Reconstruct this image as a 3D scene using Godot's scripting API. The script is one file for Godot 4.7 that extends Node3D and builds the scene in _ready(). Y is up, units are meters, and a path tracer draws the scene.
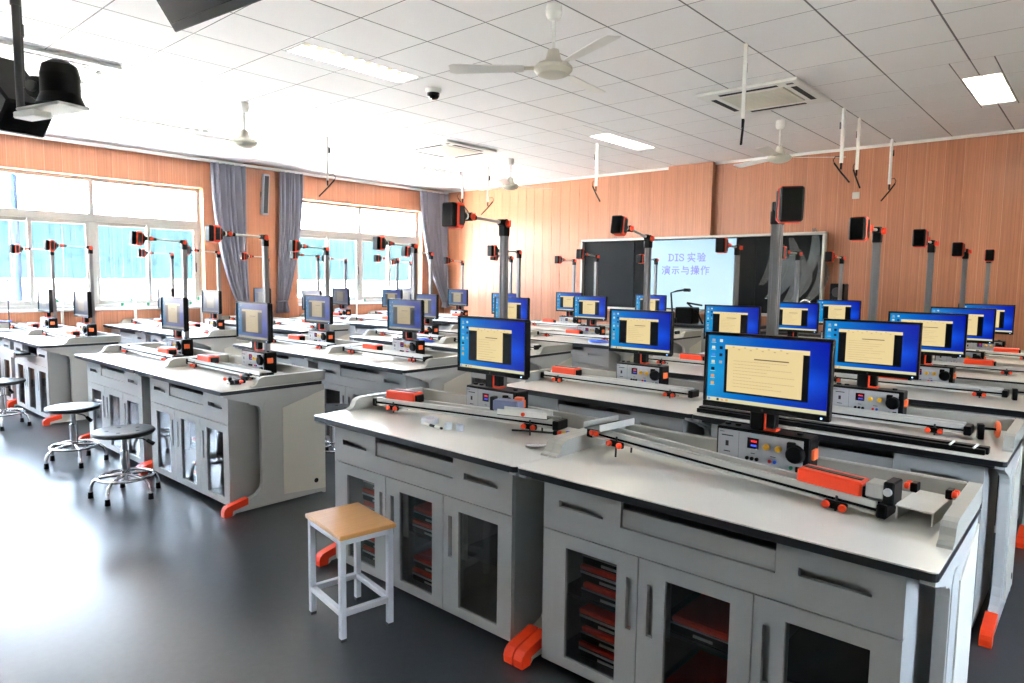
extends Node3D
# A physics laboratory: five rows of six benches, each with a monitor, an instrument box, a camera arm and a track.
const CEIL := 3.234
const WALL_X := -10.45      # inner face of the window wall
const FRONT_Z := -9.72      # inner face of the blackboard wall
const RIGHT_X := 1.9
const BACK_Z := 2.6
const TOP := 0.781          # height of a bench top
const COLS := [-9.72, -8.36, -6.01, -4.65, -2.31, -0.95]
const ROW0 := -1.88
const PITCH := 1.41
const ROWNAME := ["back row", "fourth row from blackboard", "third row from blackboard", "second row from blackboard", "row nearest the blackboard"]
const COLNAME := ["first bench from windows", "second bench from windows", "third bench from windows", "fourth bench from windows", "fifth bench from windows", "sixth bench from windows"]
var M := {}
var taken := {}
var rng := RandomNumberGenerator.new()

# ---------------------------------------------------------------- shape helpers
func S() -> SurfaceTool:
	var st := SurfaceTool.new()
	st.begin(Mesh.PRIMITIVE_TRIANGLES)
	return st

func tri(st: SurfaceTool, a: Vector3, b: Vector3, c: Vector3, na: Vector3, nb: Vector3, nc: Vector3) -> void:
	if (b - a).cross(c - a).dot(na + nb + nc) > 0.0:
		var t := b; b = c; c = t
		t = nb; nb = nc; nc = t
	st.set_normal(na); st.add_vertex(a)
	st.set_normal(nb); st.add_vertex(b)
	st.set_normal(nc); st.add_vertex(c)

func face(st: SurfaceTool, p: Array, n: Vector3) -> void:
	for i in range(1, p.size() - 1):
		tri(st, p[0], p[i], p[i + 1], n, n, n)

func box(st: SurfaceTool, c: Vector3, s: Vector3, b := 0.0, basis := Basis.IDENTITY) -> void:
	var h := s * 0.5
	b = minf(b, minf(h.x, minf(h.y, h.z)) * 0.9)
	for i in 3:
		var j := (i + 1) % 3
		var k := (i + 2) % 3
		for si in [-1.0, 1.0]:
			var q := []
			for w in [[-1.0, -1.0], [1.0, -1.0], [1.0, 1.0], [-1.0, 1.0]]:
				var v := Vector3.ZERO
				v[i] = si * h[i]; v[j] = w[0] * (h[j] - b); v[k] = w[1] * (h[k] - b)
				q.append(c + basis * v)
			var n := Vector3.ZERO
			n[i] = si
			face(st, q, basis * n)
	if b <= 0.0:
		return
	for i in 3:
		var j := (i + 1) % 3
		var k := (i + 2) % 3
		for si in [-1.0, 1.0]:
			for sj in [-1.0, 1.0]:
				var q := []
				for w in [[0, -1.0], [0, 1.0], [1, 1.0], [1, -1.0]]:
					var v := Vector3.ZERO
					v[i] = si * (h[i] - (0.0 if w[0] == 0 else b)); v[j] = sj * (h[j] - (b if w[0] == 0 else 0.0)); v[k] = w[1] * (h[k] - b)
					q.append(c + basis * v)
				var n := Vector3.ZERO
				n[i] = si; n[j] = sj
				face(st, q, basis * n.normalized())
	for sx in [-1.0, 1.0]:
		for sy in [-1.0, 1.0]:
			for sz in [-1.0, 1.0]:
				var n := Vector3(sx, sy, sz).normalized()
				face(st, [c + basis * Vector3(sx * h.x, sy * (h.y - b), sz * (h.z - b)), c + basis * Vector3(sx * (h.x - b), sy * h.y, sz * (h.z - b)), c + basis * Vector3(sx * (h.x - b), sy * (h.y - b), sz * h.z)], basis * n)

func bx(x0: float, x1: float, y0: float, y1: float, z0: float, z1: float, b := 0.0) -> SurfaceTool:
	var st := S()
	addb(st, x0, x1, y0, y1, z0, z1, b)
	return st

func addb(st: SurfaceTool, x0: float, x1: float, y0: float, y1: float, z0: float, z1: float, b := 0.0) -> void:
	box(st, Vector3(x0 + x1, y0 + y1, z0 + z1) * 0.5, Vector3(absf(x1 - x0), absf(y1 - y0), absf(z1 - z0)), b)

func side_of(d: Vector3) -> Vector3:
	return d.cross(Vector3.UP if absf(d.y) < 0.9 else Vector3.RIGHT).normalized()

func cyl(st: SurfaceTool, a: Vector3, b: Vector3, ra: float, rb := -1.0, seg := 14, bevel := 0.0) -> void:
	if rb < 0.0: rb = ra
	var d := (b - a).normalized()
	var u := side_of(d)
	var v := d.cross(u)
	var rings := [[a, ra], [b, rb]]
	if bevel > 0.0:
		rings = [[a, ra - bevel], [a + d * bevel, ra], [b - d * bevel, rb], [b, rb - bevel]]
	for i in rings.size() - 1:
		for k in seg:
			var t0 := TAU * k / seg
			var t1 := TAU * (k + 1) / seg
			var n0 := u * cos(t0) + v * sin(t0)
			var n1 := u * cos(t1) + v * sin(t1)
			var lean: Vector3 = d * (rings[i][1] - rings[i + 1][1]) / maxf(1e-5, (rings[i + 1][0] - rings[i][0]).length())
			var m0 := (n0 + lean).normalized()
			var m1 := (n1 + lean).normalized()
			var p00: Vector3 = rings[i][0] + n0 * rings[i][1]
			var p01: Vector3 = rings[i][0] + n1 * rings[i][1]
			var p10: Vector3 = rings[i + 1][0] + n0 * rings[i + 1][1]
			var p11: Vector3 = rings[i + 1][0] + n1 * rings[i + 1][1]
			tri(st, p00, p01, p11, m0, m1, m1)
			tri(st, p00, p11, p10, m0, m1, m0)
	for e in [[rings[0], -d], [rings[-1], d]]:
		if e[0][1] > 1e-5:
			var q := []
			for k in seg:
				q.append(e[0][0] + (u * cos(TAU * k / seg) + v * sin(TAU * k / seg)) * e[0][1])
			face(st, q, e[1])

func tube(st: SurfaceTool, pts: Array, r: float, seg := 8, closed := false) -> void:
	var n := pts.size()
	var rings := []
	var u := Vector3.ZERO
	for i in n:
		var d: Vector3
		if closed:
			d = (pts[(i + 1) % n] - pts[(i - 1 + n) % n]).normalized()
		else:
			d = (pts[mini(i + 1, n - 1)] - pts[maxi(i - 1, 0)]).normalized()
		if u == Vector3.ZERO: u = side_of(d)
		u = (u - d * u.dot(d)).normalized()
		var v := d.cross(u)
		var ring := []
		for k in seg:
			ring.append(u * cos(TAU * k / seg) + v * sin(TAU * k / seg))
		rings.append(ring)
	for i in (n if closed else n - 1):
		var j := (i + 1) % n
		for k in seg:
			var l := (k + 1) % seg
			var a: Vector3 = pts[i] + rings[i][k] * r
			var b: Vector3 = pts[i] + rings[i][l] * r
			var c: Vector3 = pts[j] + rings[j][l] * r
			var e: Vector3 = pts[j] + rings[j][k] * r
			tri(st, a, b, c, rings[i][k], rings[i][l], rings[j][l])
			tri(st, a, c, e, rings[i][k], rings[j][l], rings[j][k])
	if not closed:
		for e in [0, n - 1]:
			var q := []
			for k in seg: q.append(pts[e] + rings[e][k] * r)
			face(st, q, (pts[0] - pts[1]).normalized() if e == 0 else (pts[n - 1] - pts[n - 2]).normalized())

# extrude a flat outline: point (a, b) lies at o + ux * a + uy * b, the solid runs on by dep
func prism(st: SurfaceTool, pts: PackedVector2Array, o: Vector3, ux: Vector3, uy: Vector3, dep: Vector3) -> void:
	var idx := Geometry2D.triangulate_polygon(pts)
	var n := dep.normalized()
	for i in range(0, idx.size(), 3):
		var a := o + ux * pts[idx[i]].x + uy * pts[idx[i]].y
		var b := o + ux * pts[idx[i + 1]].x + uy * pts[idx[i + 1]].y
		var c := o + ux * pts[idx[i + 2]].x + uy * pts[idx[i + 2]].y
		tri(st, a, b, c, -n, -n, -n)
		tri(st, a + dep, b + dep, c + dep, n, n, n)
	var area := 0.0
	for i in pts.size():
		area += pts[i].cross(pts[(i + 1) % pts.size()])
	for i in pts.size():
		var p := pts[i]
		var q := pts[(i + 1) % pts.size()]
		var e := (q - p).normalized()
		var m := Vector2(e.y, -e.x) * signf(area)
		var nn := (ux * m.x + uy * m.y).normalized()
		var a := o + ux * p.x + uy * p.y
		var b := o + ux * q.x + uy * q.y
		face(st, [a, b, b + dep, a + dep], nn)

func lathe(st: SurfaceTool, prof: Array, c: Vector3, seg := 20, axis := Vector3.UP) -> void:
	var u := side_of(axis)
	var v := axis.cross(u)
	for i in prof.size() - 1:
		var p: Vector2 = prof[i]
		var q: Vector2 = prof[i + 1]
		var e := (q - p)
		if e.length() < 1e-6: continue
		e = e.normalized()
		var nr := e.y
		var ny := -e.x
		for k in seg:
			var d0 := u * cos(TAU * k / seg) + v * sin(TAU * k / seg)
			var d1 := u * cos(TAU * (k + 1) / seg) + v * sin(TAU * (k + 1) / seg)
			var n0 := (d0 * nr + axis * ny).normalized()
			var n1 := (d1 * nr + axis * ny).normalized()
			var a := c + d0 * p.x + axis * p.y
			var b := c + d1 * p.x + axis * p.y
			var f := c + d1 * q.x + axis * q.y
			var g := c + d0 * q.x + axis * q.y
			if p.x > 1e-6: tri(st, a, b, f, n0, n1, n1)
			if q.x > 1e-6: tri(st, a, f, g, n0, n1, n0)

# a rectangular ring standing in the xy plane: outer x0..x1, y0..y1 with a hole
func ring(st: SurfaceTool, x0: float, x1: float, y0: float, y1: float, hx0: float, hx1: float, hy0: float, hy1: float, z0: float, z1: float, b := 0.0) -> void:
	addb(st, x0, x1, hy1, y1, z0, z1, b)
	addb(st, x0, x1, y0, hy0, z0, z1, b)
	addb(st, x0, hx0, hy0, hy1, z0, z1, b)
	addb(st, hx1, x1, hy0, hy1, z0, z1, b)

# ---------------------------------------------------------------- scene helpers
func numbered(called: String) -> String:
	if not taken.has(called):
		taken[called] = 0
		return called
	taken[called] += 1
	return "%s_%03d" % [called, taken[called]]

func put(st, called: String, m: Material, parent: Node = null) -> MeshInstance3D:
	var o := MeshInstance3D.new()
	if st is SurfaceTool:
		o.mesh = st.commit()
	else:
		o.mesh = st
	o.material_override = null
	o.set_surface_override_material(0, m)
	o.cast_shadow = GeometryInstance3D.SHADOW_CASTING_SETTING_ON
	if parent == null:
		o.name = numbered(called)
		add_child(o)
	else:
		o.name = called
		parent.add_child(o, true)
	return o

func tag(o: Node, label: String, category: String, group := "", kind := "") -> Node:
	o.set_meta("label", label)
	o.set_meta("category", category)
	if group != "": o.set_meta("group", group)
	if kind != "": o.set_meta("kind", kind)
	return o

func thing(called: String, label: String, category: String, at := Vector3.ZERO, turn := 0.0, group := "", kind := "") -> Node3D:
	var o := Node3D.new()
	o.name = numbered(called)
	add_child(o)
	o.position = at
	o.rotation.y = turn
	tag(o, label, category, group, kind)
	return o

func dup(root: Node3D, at: Vector3, turn: float, label: String, group := "") -> Node3D:
	var r: Node3D = root.duplicate()
	var base := String(root.name)
	if base.length() > 4 and base.substr(base.length() - 3).is_valid_int(): base = base.substr(0, base.length() - 4)
	r.name = numbered(base)
	add_child(r)
	r.position = at
	r.rotation.y = turn
	r.set_meta("label", label)
	if group != "": r.set_meta("group", group)
	return r

func mat(key: String, c: Color, rough := 0.6, metal := 0.0) -> StandardMaterial3D:
	var m := StandardMaterial3D.new()
	m.resource_name = key
	m.albedo_color = c
	m.roughness = rough
	m.metallic = metal
	M[key] = m
	return m

func rc(r: int, c: int) -> Vector3:      # floor point under the middle of the front edge of a bench
	return Vector3(COLS[c], 0.0, ROW0 - PITCH * r)

func where(r: int, c: int) -> String:
	return ROWNAME[r] + ", " + COLNAME[c]

# ---------------------------------------------------------------- textures
func grain_image(base: Color, w: int, h: int, seed_: int, contrast: float) -> ImageTexture:
	var im := Image.create(w, h, false, Image.FORMAT_RGB8)
	var n := FastNoiseLite.new()
	n.seed = seed_
	n.frequency = 0.05
	var streak := PackedFloat32Array()
	for x in w:
		var a := TAU * x / w
		streak.append(n.get_noise_2d(cos(a) * 160.0, sin(a) * 160.0) * 0.6 + n.get_noise_2d(cos(a) * 640.0 + 900.0, sin(a) * 640.0) * 0.6)
	for y in h:
		var b := TAU * y / h
		for x in w:
			var v := streak[x] + 0.35 * n.get_noise_3d(x * 3.0, cos(b) * 12.0, sin(b) * 12.0)
			var k := 1.0 + contrast * v
			im.set_pixel(x, y, Color(clampf(base.r * k, 0, 1), clampf(base.g * k, 0, 1), clampf(base.b * (1.0 + contrast * 1.1 * v), 0, 1)))
	return ImageTexture.create_from_image(im)

func speckle_image(base: Color, size: int, seed_: int, contrast: float, freq := 0.08) -> ImageTexture:
	var n := FastNoiseLite.new()
	n.seed = seed_
	n.frequency = freq
	n.fractal_octaves = 4
	var g := n.get_seamless_image(size, size)
	var im := Image.create(size, size, false, Image.FORMAT_RGB8)
	for y in size:
		for x in size:
			var k := 1.0 + contrast * (g.get_pixel(x, y).r - 0.5)
			im.set_pixel(x, y, Color(clampf(base.r * k, 0, 1), clampf(base.g * k, 0, 1), clampf(base.b * k, 0, 1)))
	return ImageTexture.create_from_image(im)

func tri_tex(m: StandardMaterial3D, t: Texture2D, scale: float) -> void:
	m.albedo_texture = t
	m.uv1_triplanar = true
	m.uv1_world_triplanar = true
	m.uv1_triplanar_sharpness = 8.0
	m.uv1_scale = Vector3.ONE * scale

func line_on(im: Image, a: Vector2, b: Vector2, w: float, c: Color) -> void:
	var steps := int(maxf(2.0, a.distance_to(b) * 1.5))
	for i in steps + 1:
		var p := a.lerp(b, float(i) / steps)
		var r := int(ceil(w))
		for dy in range(-r, r + 1):
			for dx in range(-r, r + 1):
				var q := Vector2i(int(p.x) + dx, int(p.y) + dy)
				if q.x < 0 or q.y < 0 or q.x >= im.get_width() or q.y >= im.get_height(): continue
				if Vector2(q).distance_to(p) <= w: im.set_pixelv(q, c)

func desktop_image(variant: int) -> ImageTexture:
	var w := 400
	var h := 250
	var im := Image.create(w, h, false, Image.FORMAT_RGB8)
	for y in h:
		for x in w:
			var u := float(x) / w
			var v := float(y) / h
			var c := Color(0.06, 0.62, 0.84).lerp(Color(0.03, 0.10, 0.66), clampf(u * 0.85 + 0.35 * absf(0.55 - v) - 0.02, 0, 1))
			c = c.lerp(Color(0.10, 0.36, 0.98), clampf(1.0 - Vector2(u - 0.86, (v - 0.58) * 0.8).length() * 5.0, 0, 1) * 0.7)
			im.set_pixel(x, y, c)
	var ic := [Color(0.62, 0.66, 0.7), Color(0.9, 0.92, 0.85), Color(0.3, 0.55, 0.9), Color(0.85, 0.85, 0.75), Color(0.02, 0.03, 0.1), Color(0.9, 0.6, 0.4), Color(0.9, 0.65, 0.3), Color(0.1, 0.1, 0.2), Color(0.7, 0.85, 0.8), Color(0.85, 0.5, 0.35)]
	for k in 7:
		im.fill_rect(Rect2i(12, 14 + 27 * k, 12, 11), ic[k])
		im.fill_rect(Rect2i(9, 27 + 27 * k, 18, 2), Color(0.75, 0.88, 0.9))
	for k in 4:
		im.fill_rect(Rect2i(40, 14 + 27 * k, 11, 11), ic[(k * 3 + 1) % 10])
	im.fill_rect(Rect2i(0, 236, w, 14), Color(0.86, 0.84, 0.68))
	for k in 5:
		im.fill_rect(Rect2i(4 + 16 * k, 239, 8, 8), ic[k + 2])
	var x0: int = [60, 56, 62][variant]
	var x1: int = [340, 320, 336][variant]
	var y0: int = [34, 44, 40][variant]
	var y1: int = [214, 212, 216][variant]
	var black: int = [18, 52, 34][variant]
	im.fill_rect(Rect2i(x0, y0, x1 - x0, 16), Color(0.96, 0.87, 0.66))
	im.fill_rect(Rect2i(x0, y0 + 16, x1 - x0, y1 - y0 - 16), Color(0.015, 0.03, 0.04))
	im.fill_rect(Rect2i(x0 + black * (1 if variant else 0) + (10 if variant == 0 else 0), y0 + 8, x1 - x0 - black * (2 if variant else 1) - 12 * (1 if variant == 0 else 0), y1 - y0 - 14), Color(0.93, 0.84, 0.62))
	var r := RandomNumberGenerator.new()
	r.seed = 5 + variant
	var dx0 := x0 + (black if variant else 20) + 6
	var dx1 := x1 - black - 8
	for k in 10:
		im.fill_rect(Rect2i(dx0 + k * 20, y0 + 5 + (k % 2) * 8, 7, 3), Color(0.72, 0.62, 0.48))
	im.fill_rect(Rect2i(dx0 + (dx1 - dx0) / 3, y0 + 44, (dx1 - dx0) / 2, 4), Color(0.42, 0.36, 0.3))
	for k in 9:
		var ln := r.randi_range(60, dx1 - dx0 - 10)
		for j in range(0, ln, 5):
			im.fill_rect(Rect2i(dx0 + 6 + j, y0 + 56 + 12 * k, 3, 2), Color(0.70, 0.60, 0.45))
	return ImageTexture.create_from_image(im)

func glyph(im: Image, strokes: Array, at: Vector2, sz: float, w: float, c: Color) -> void:
	for s in strokes:
		for i in s.size() / 2 - 1:
			line_on(im, at + Vector2(s[2 * i], s[2 * i + 1]) * sz / 10.0, at + Vector2(s[2 * i + 2], s[2 * i + 3]) * sz / 10.0, w, c)

func slide_image() -> ImageTexture:
	var w := 745
	var h := 540
	var im := Image.create(w, h, false, Image.FORMAT_RGB8)
	for y in h:
		for x in w:
			im.set_pixel(x, y, Color(0.60, 0.80, 0.96).lerp(Color(0.82, 0.95, 0.99), clampf(float(y) / h * 0.9 + 0.25 * float(x) / w, 0, 1)))
	var c := Color(0.42, 0.42, 0.86)
	var g := {
		"D": [[0.8, 0.6, 5, 0.6, 8, 2.6, 8, 7.4, 5, 9.4, 0.8, 9.4], [2.2, 0.6, 2.2, 9.4], [2.7, 0.6, 2.7, 9.4]],
		"I": [[3, 0.6, 7.4, 0.6], [3, 9.4, 7.4, 9.4], [5, 0.6, 5, 9.4], [5.5, 0.6, 5.5, 9.4]],
		"S": [[7.8, 3, 7.2, 0.9, 4.2, 0.5, 2.2, 1.8, 2.5, 3.6, 5, 4.8, 7.8, 6.2, 8, 8, 6, 9.5, 3, 9.3, 1.9, 7.2]],
		"shi": [[5, 0, 5.3, 1.2], [1, 3.1, 1, 1.7, 9, 1.7, 8.6, 3.1], [3, 3, 4, 4], [2, 4.6, 3.2, 5.6], [0.8, 6.6, 9.2, 6.6], [5.4, 3, 5.2, 6, 4, 8, 1.2, 9.8], [5.8, 7.4, 9, 9.8]],
		"yan": [[0.8, 1, 3.6, 1, 3.3, 4.8], [1.4, 2.2, 1.2, 4.8, 4.1, 4.8, 3.9, 8.6, 3.2, 9.4, 2.6, 8.9], [0.4, 7, 3, 6.6], [7, 0.4, 5.8, 2.4, 4.4, 4], [7, 0.6, 8.2, 2.4, 9.8, 3.8], [6, 4, 8.2, 4], [5.2, 5.4, 5.8, 7.4], [6.8, 5, 7.2, 7], [9, 5, 8, 8.2], [4.6, 9, 9.6, 9]],
		"yan2": [[0.6, 1, 1.6, 1.8], [0.2, 3.8, 1.3, 4.6], [0.5, 9.2, 2.2, 5.8], [6, 0, 6.3, 1], [3.2, 2.6, 3.2, 1.4, 9.6, 1.4, 9.3, 2.6], [4.2, 3.2, 8.6, 3.2], [4, 4.4, 4, 7.6, 8.9, 7.6, 8.9, 4.4, 4, 4.4], [4, 6, 8.9, 6], [6.4, 3.2, 6.4, 7.6], [5.4, 8, 3.2, 9.8], [7.4, 8, 9.6, 9.8]],
		"shi2": [[2, 1.5, 8, 1.5], [0.8, 4.2, 9.2, 4.2], [5, 4.2, 5, 9.2, 4, 8.8], [2.8, 5.8, 1.2, 8.4], [7, 5.8, 9, 8.4]],
		"yu": [[3, 0.6, 2.6, 4, 8.8, 4, 8.4, 8.8, 7.4, 9.6, 6.4, 9], [2.9, 2.2, 8.2, 2.2], [0.6, 6.8, 7.2, 6.8]],
		"cao": [[0.4, 2.6, 3.4, 2.4], [2, 0.2, 2, 9, 1.2, 9.6, 0.6, 9], [0.3, 6, 3.4, 5], [5, 0.6, 8.2, 0.6, 8.2, 2.2, 5, 2.2, 5, 0.6], [4, 3.2, 6.2, 3.2, 6.2, 5, 4, 5, 4, 3.2], [7, 3.2, 9.3, 3.2, 9.3, 5, 7, 5, 7, 3.2], [3.8, 6.4, 9.6, 6.4], [6.6, 5.4, 6.6, 9.8], [6.4, 6.6, 4, 9.2], [6.8, 6.6, 9.6, 9]],
		"zuo": [[2.8, 0.4, 0.4, 4.6], [1.9, 3, 1.9, 9.8], [5, 0.4, 3.6, 4], [4.6, 2.2, 9.6, 2.2], [6.2, 2.2, 6.2, 9.8], [6.2, 4.6, 9, 4.6], [6.2, 7, 9.2, 7]]}
	var sz := 70.0
	glyph(im, g["D"], Vector2(196, 108), 58, 3.6, c)
	glyph(im, g["I"], Vector2(240, 108), 58, 3.6, c)
	glyph(im, g["S"], Vector2(282, 108), 58, 3.8, c)
	glyph(im, g["shi"], Vector2(358, 102), sz, 3.4, c)
	glyph(im, g["yan"], Vector2(438, 102), sz, 3.4, c)
	var x := 148.0
	for k in ["yan2", "shi2", "yu", "cao", "zuo"]:
		glyph(im, g[k], Vector2(x, 202), sz, 3.4, c)
		x += 81.0
	return ImageTexture.create_from_image(im)

func screen_quad(x0: float, x1: float, y0: float, y1: float, z: float) -> SurfaceTool:
	var st := S()
	var p := [Vector3(x0, y1, z), Vector3(x1, y1, z), Vector3(x1, y0, z), Vector3(x0, y0, z)]
	var uv := [Vector2(0, 0), Vector2(1, 0), Vector2(1, 1), Vector2(0, 1)]
	for i in [0, 1, 2, 0, 2, 3]:
		st.set_normal(Vector3(0, 0, 1)); st.set_uv(uv[i]); st.add_vertex(p[i])
	return st

# ---------------------------------------------------------------- build
func _ready() -> void:
	rng.seed = 20
	# camera
	var cam := Camera3D.new()
	cam.name = "camera"
	add_child(cam)
	cam.position = Vector3(0, 1.48, 0)
	cam.rotation = Vector3(deg_to_rad(-5.283), deg_to_rad(41.357), deg_to_rad(0.728))
	cam.fov = 53.27
	cam.near = 0.05
	cam.far = 400.0
	cam.current = true
	# sky, exposure
	var env := Environment.new()
	env.background_mode = Environment.BG_SKY
	var sky := Sky.new()
	var ps := ProceduralSkyMaterial.new()
	ps.sky_top_color = Color(0.80, 0.89, 1.0)
	ps.sky_horizon_color = Color(0.92, 0.97, 1.0)
	ps.ground_bottom_color = Color(0.55, 0.55, 0.53)
	ps.ground_horizon_color = Color(0.85, 0.88, 0.88)
	ps.sky_energy_multiplier = 3.6
	ps.ground_energy_multiplier = 1.0
	ps.sun_angle_max = 1.0
	sky.sky_material = ps
	env.sky = sky
	env.ambient_light_source = Environment.AMBIENT_SOURCE_DISABLED
	env.tonemap_mode = Environment.TONE_MAPPER_LINEAR
	env.tonemap_exposure = 3.5
	env.sdfgi_enabled = true
	env.ssao_enabled = true
	env.ssil_enabled = true
	var we := WorldEnvironment.new()
	we.name = "world"
	we.environment = env
	add_child(we)
	# sun: high behind the building, it reaches the yard outside the windows and not the room
	var sun := DirectionalLight3D.new()
	sun.name = "sun"
	sun.light_energy = 135.0
	sun.light_color = Color(1.0, 0.96, 0.9)
	sun.light_angular_distance = 2.0
	sun.shadow_enabled = true
	add_child(sun)
	sun.look_at_from_position(Vector3(1.4, 9, 7), Vector3.ZERO, Vector3.UP)
	make_materials()
	build_room()
	build_windows()
	build_yard()
	build_front()
	build_ceiling_things()
	build_benches()
	build_stools()
	build_bench_things()
	build_details()

func make_materials() -> void:
	mat("floor", Color(0.215, 0.23, 0.245), 0.276).metallic_specular = 0.42
	tri_tex(M["floor"], speckle_image(Color(0.95, 0.95, 0.95), 256, 3, 0.10, 0.12), 0.7)
	mat("wood", Color(1, 1, 1), 0.36)
	tri_tex(M["wood"], grain_image(Color(0.69, 0.465, 0.345), 512, 128, 7, 0.16), 1.0)
	mat("wood_b", Color(0.965, 0.955, 0.95), 0.36)
	tri_tex(M["wood_b"], grain_image(Color(0.69, 0.465, 0.345), 512, 128, 19, 0.18), 1.0)
	mat("wood_joint", Color(0.76, 0.56, 0.44), 0.45)
	mat("paint", Color(0.86, 0.85, 0.82), 0.7)
	mat("tile", Color(0.96, 0.96, 0.96), 0.75)
	tri_tex(M["tile"], speckle_image(Color(0.97, 0.97, 0.97), 256, 11, 0.05, 0.3), 2.0)
	mat("grid", Color(0.42, 0.42, 0.43), 0.6)
	mat("white_metal", Color(0.88, 0.88, 0.86), 0.4)
	mat("white_plastic", Color(0.90, 0.90, 0.88), 0.45)
	mat("cream_plastic", Color(0.80, 0.785, 0.73), 0.5)
	mat("slot", Color(0.05, 0.05, 0.05), 0.7)
	mat("upvc", Color(0.64, 0.63, 0.60), 0.4)
	mat("sill", Color(0.80, 0.80, 0.78), 0.4)
	mat("curtain", Color(0.50, 0.50, 0.545), 0.85)
	mat("bench_grey", Color(0.64, 0.64, 0.635), 0.42)
	mat("panel_grey", Color(0.74, 0.74, 0.73), 0.42)
	mat("panel_cream", Color(0.86, 0.845, 0.80), 0.42)
	mat("rim_grey", Color(0.655, 0.65, 0.62), 0.42)
	mat("top", Color(0.88, 0.87, 0.84), 0.26)
	mat("edge", Color(0.05, 0.055, 0.08), 0.4)
	mat("inside", Color(0.50, 0.50, 0.50), 0.6)
	mat("black", Color(0.02, 0.021, 0.024), 0.42).metallic_specular = 0.3
	mat("black_gloss", Color(0.02, 0.02, 0.023), 0.15)
	mat("bezel", Color(0.022, 0.023, 0.026), 0.35).metallic_specular = 0.35
	mat("dark_grey", Color(0.17, 0.175, 0.185), 0.5)
	mat("orange", Color(0.93, 0.245, 0.07), 0.38)
	mat("orange_pale", Color(0.95, 0.42, 0.22), 0.4)
	mat("yellow", Color(0.90, 0.68, 0.12), 0.35)
	mat("red", Color(0.80, 0.06, 0.06), 0.35)
	mat("blue", Color(0.08, 0.28, 0.75), 0.35)
	mat("green", Color(0.05, 0.45, 0.30), 0.35)
	mat("aluminium", Color(0.80, 0.80, 0.80), 0.32, 0.85)
	mat("alu_white", Color(0.78, 0.78, 0.765), 0.36, 0.3)
	mat("pole_alu", Color(0.52, 0.52, 0.53), 0.36, 0.5)
	mat("chrome", Color(0.86, 0.86, 0.87), 0.08, 1.0)
	mat("instrument", Color(0.66, 0.67, 0.69), 0.45)
	mat("print", Color(0.12, 0.12, 0.13), 0.6)
	mat("bluegrey", Color(0.45, 0.49, 0.62), 0.45)
	mat("stool_wood", Color(1, 1, 1), 0.34)
	tri_tex(M["stool_wood"], grain_image(Color(0.78, 0.56, 0.30), 256, 64, 31, 0.06), 1.6)
	mat("stool_frame", Color(0.83, 0.84, 0.86), 0.4)
	mat("seat_black", Color(0.04, 0.042, 0.045), 0.4)
	mat("chalkboard", Color(0.095, 0.11, 0.125), 0.5).metallic_specular = 0.25
	mat("chalk_board_clear", Color(0.03, 0.036, 0.042), 0.45).metallic_specular = 0.2
	mat("board_frame", Color(0.72, 0.71, 0.68), 0.35, 0.3)
	mat("paper", Color(0.87, 0.86, 0.84), 0.7)
	mat("pale_clear", Color(0.86, 0.89, 0.92), 0.25)
	mat("screen_off", Color(0.10, 0.10, 0.105), 0.25)
	mat("hoarding", Color(0.016, 0.066, 0.078), 0.8).specular_mode = BaseMaterial3D.SPECULAR_DISABLED
	mat("ground", Color(0.72, 0.71, 0.69), 0.9)
	mat("paving", Color(0.52, 0.51, 0.49), 0.9)
	mat("outer_wall", Color(0.75, 0.74, 0.72), 0.85)
	mat("blue_post", Color(0.03, 0.075, 0.14), 0.8).specular_mode = BaseMaterial3D.SPECULAR_DISABLED
	var gl := mat("glass", Color(0.95, 0.98, 1.0, 0.06), 0.02)
	gl.transparency = BaseMaterial3D.TRANSPARENCY_ALPHA
	var cg := mat("cabinet_glass", Color(0.02, 0.022, 0.025, 0.28), 0.04)
	cg.transparency = BaseMaterial3D.TRANSPARENCY_ALPHA
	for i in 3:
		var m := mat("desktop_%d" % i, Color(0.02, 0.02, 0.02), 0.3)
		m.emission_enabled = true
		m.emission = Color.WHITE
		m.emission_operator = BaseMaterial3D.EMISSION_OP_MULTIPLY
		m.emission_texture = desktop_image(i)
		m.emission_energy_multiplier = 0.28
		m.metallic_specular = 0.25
		var dim: StandardMaterial3D = m.duplicate()  # same screen seen from the side: its wash is put into the colour
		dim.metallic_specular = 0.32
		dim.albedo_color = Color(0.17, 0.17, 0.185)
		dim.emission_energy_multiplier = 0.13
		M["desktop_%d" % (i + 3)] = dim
		var faint: StandardMaterial3D = m.duplicate()  # strongest wash: window glare painted as grey albedo with little glow
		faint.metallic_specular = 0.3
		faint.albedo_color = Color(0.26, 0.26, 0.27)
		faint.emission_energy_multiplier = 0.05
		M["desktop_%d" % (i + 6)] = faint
	var sm := mat("slide", Color(0.02, 0.02, 0.02), 0.3)
	sm.emission_enabled = true
	sm.emission = Color.WHITE
	sm.emission_operator = BaseMaterial3D.EMISSION_OP_MULTIPLY
	sm.emission_texture = slide_image()
	sm.emission_energy_multiplier = 0.28
	glow("lamp_lit", Color(1.0, 0.97, 0.88), 1.0)
	glow("lamp_dim", Color(1.0, 0.95, 0.78), 0.24)
	glow("digit_red", Color(1.0, 0.12, 0.15), 0.45)
	glow("digit_blue", Color(0.25, 0.35, 1.0), 0.45)
	glow("led_blue", Color(0.5, 0.7, 1.0), 2.0)

func glow(key: String, c: Color, e: float) -> void:
	var m := mat(key, Color(0.3, 0.3, 0.3), 0.5)
	m.emission_enabled = true
	m.emission = c
	m.emission_energy_multiplier = e

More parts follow.
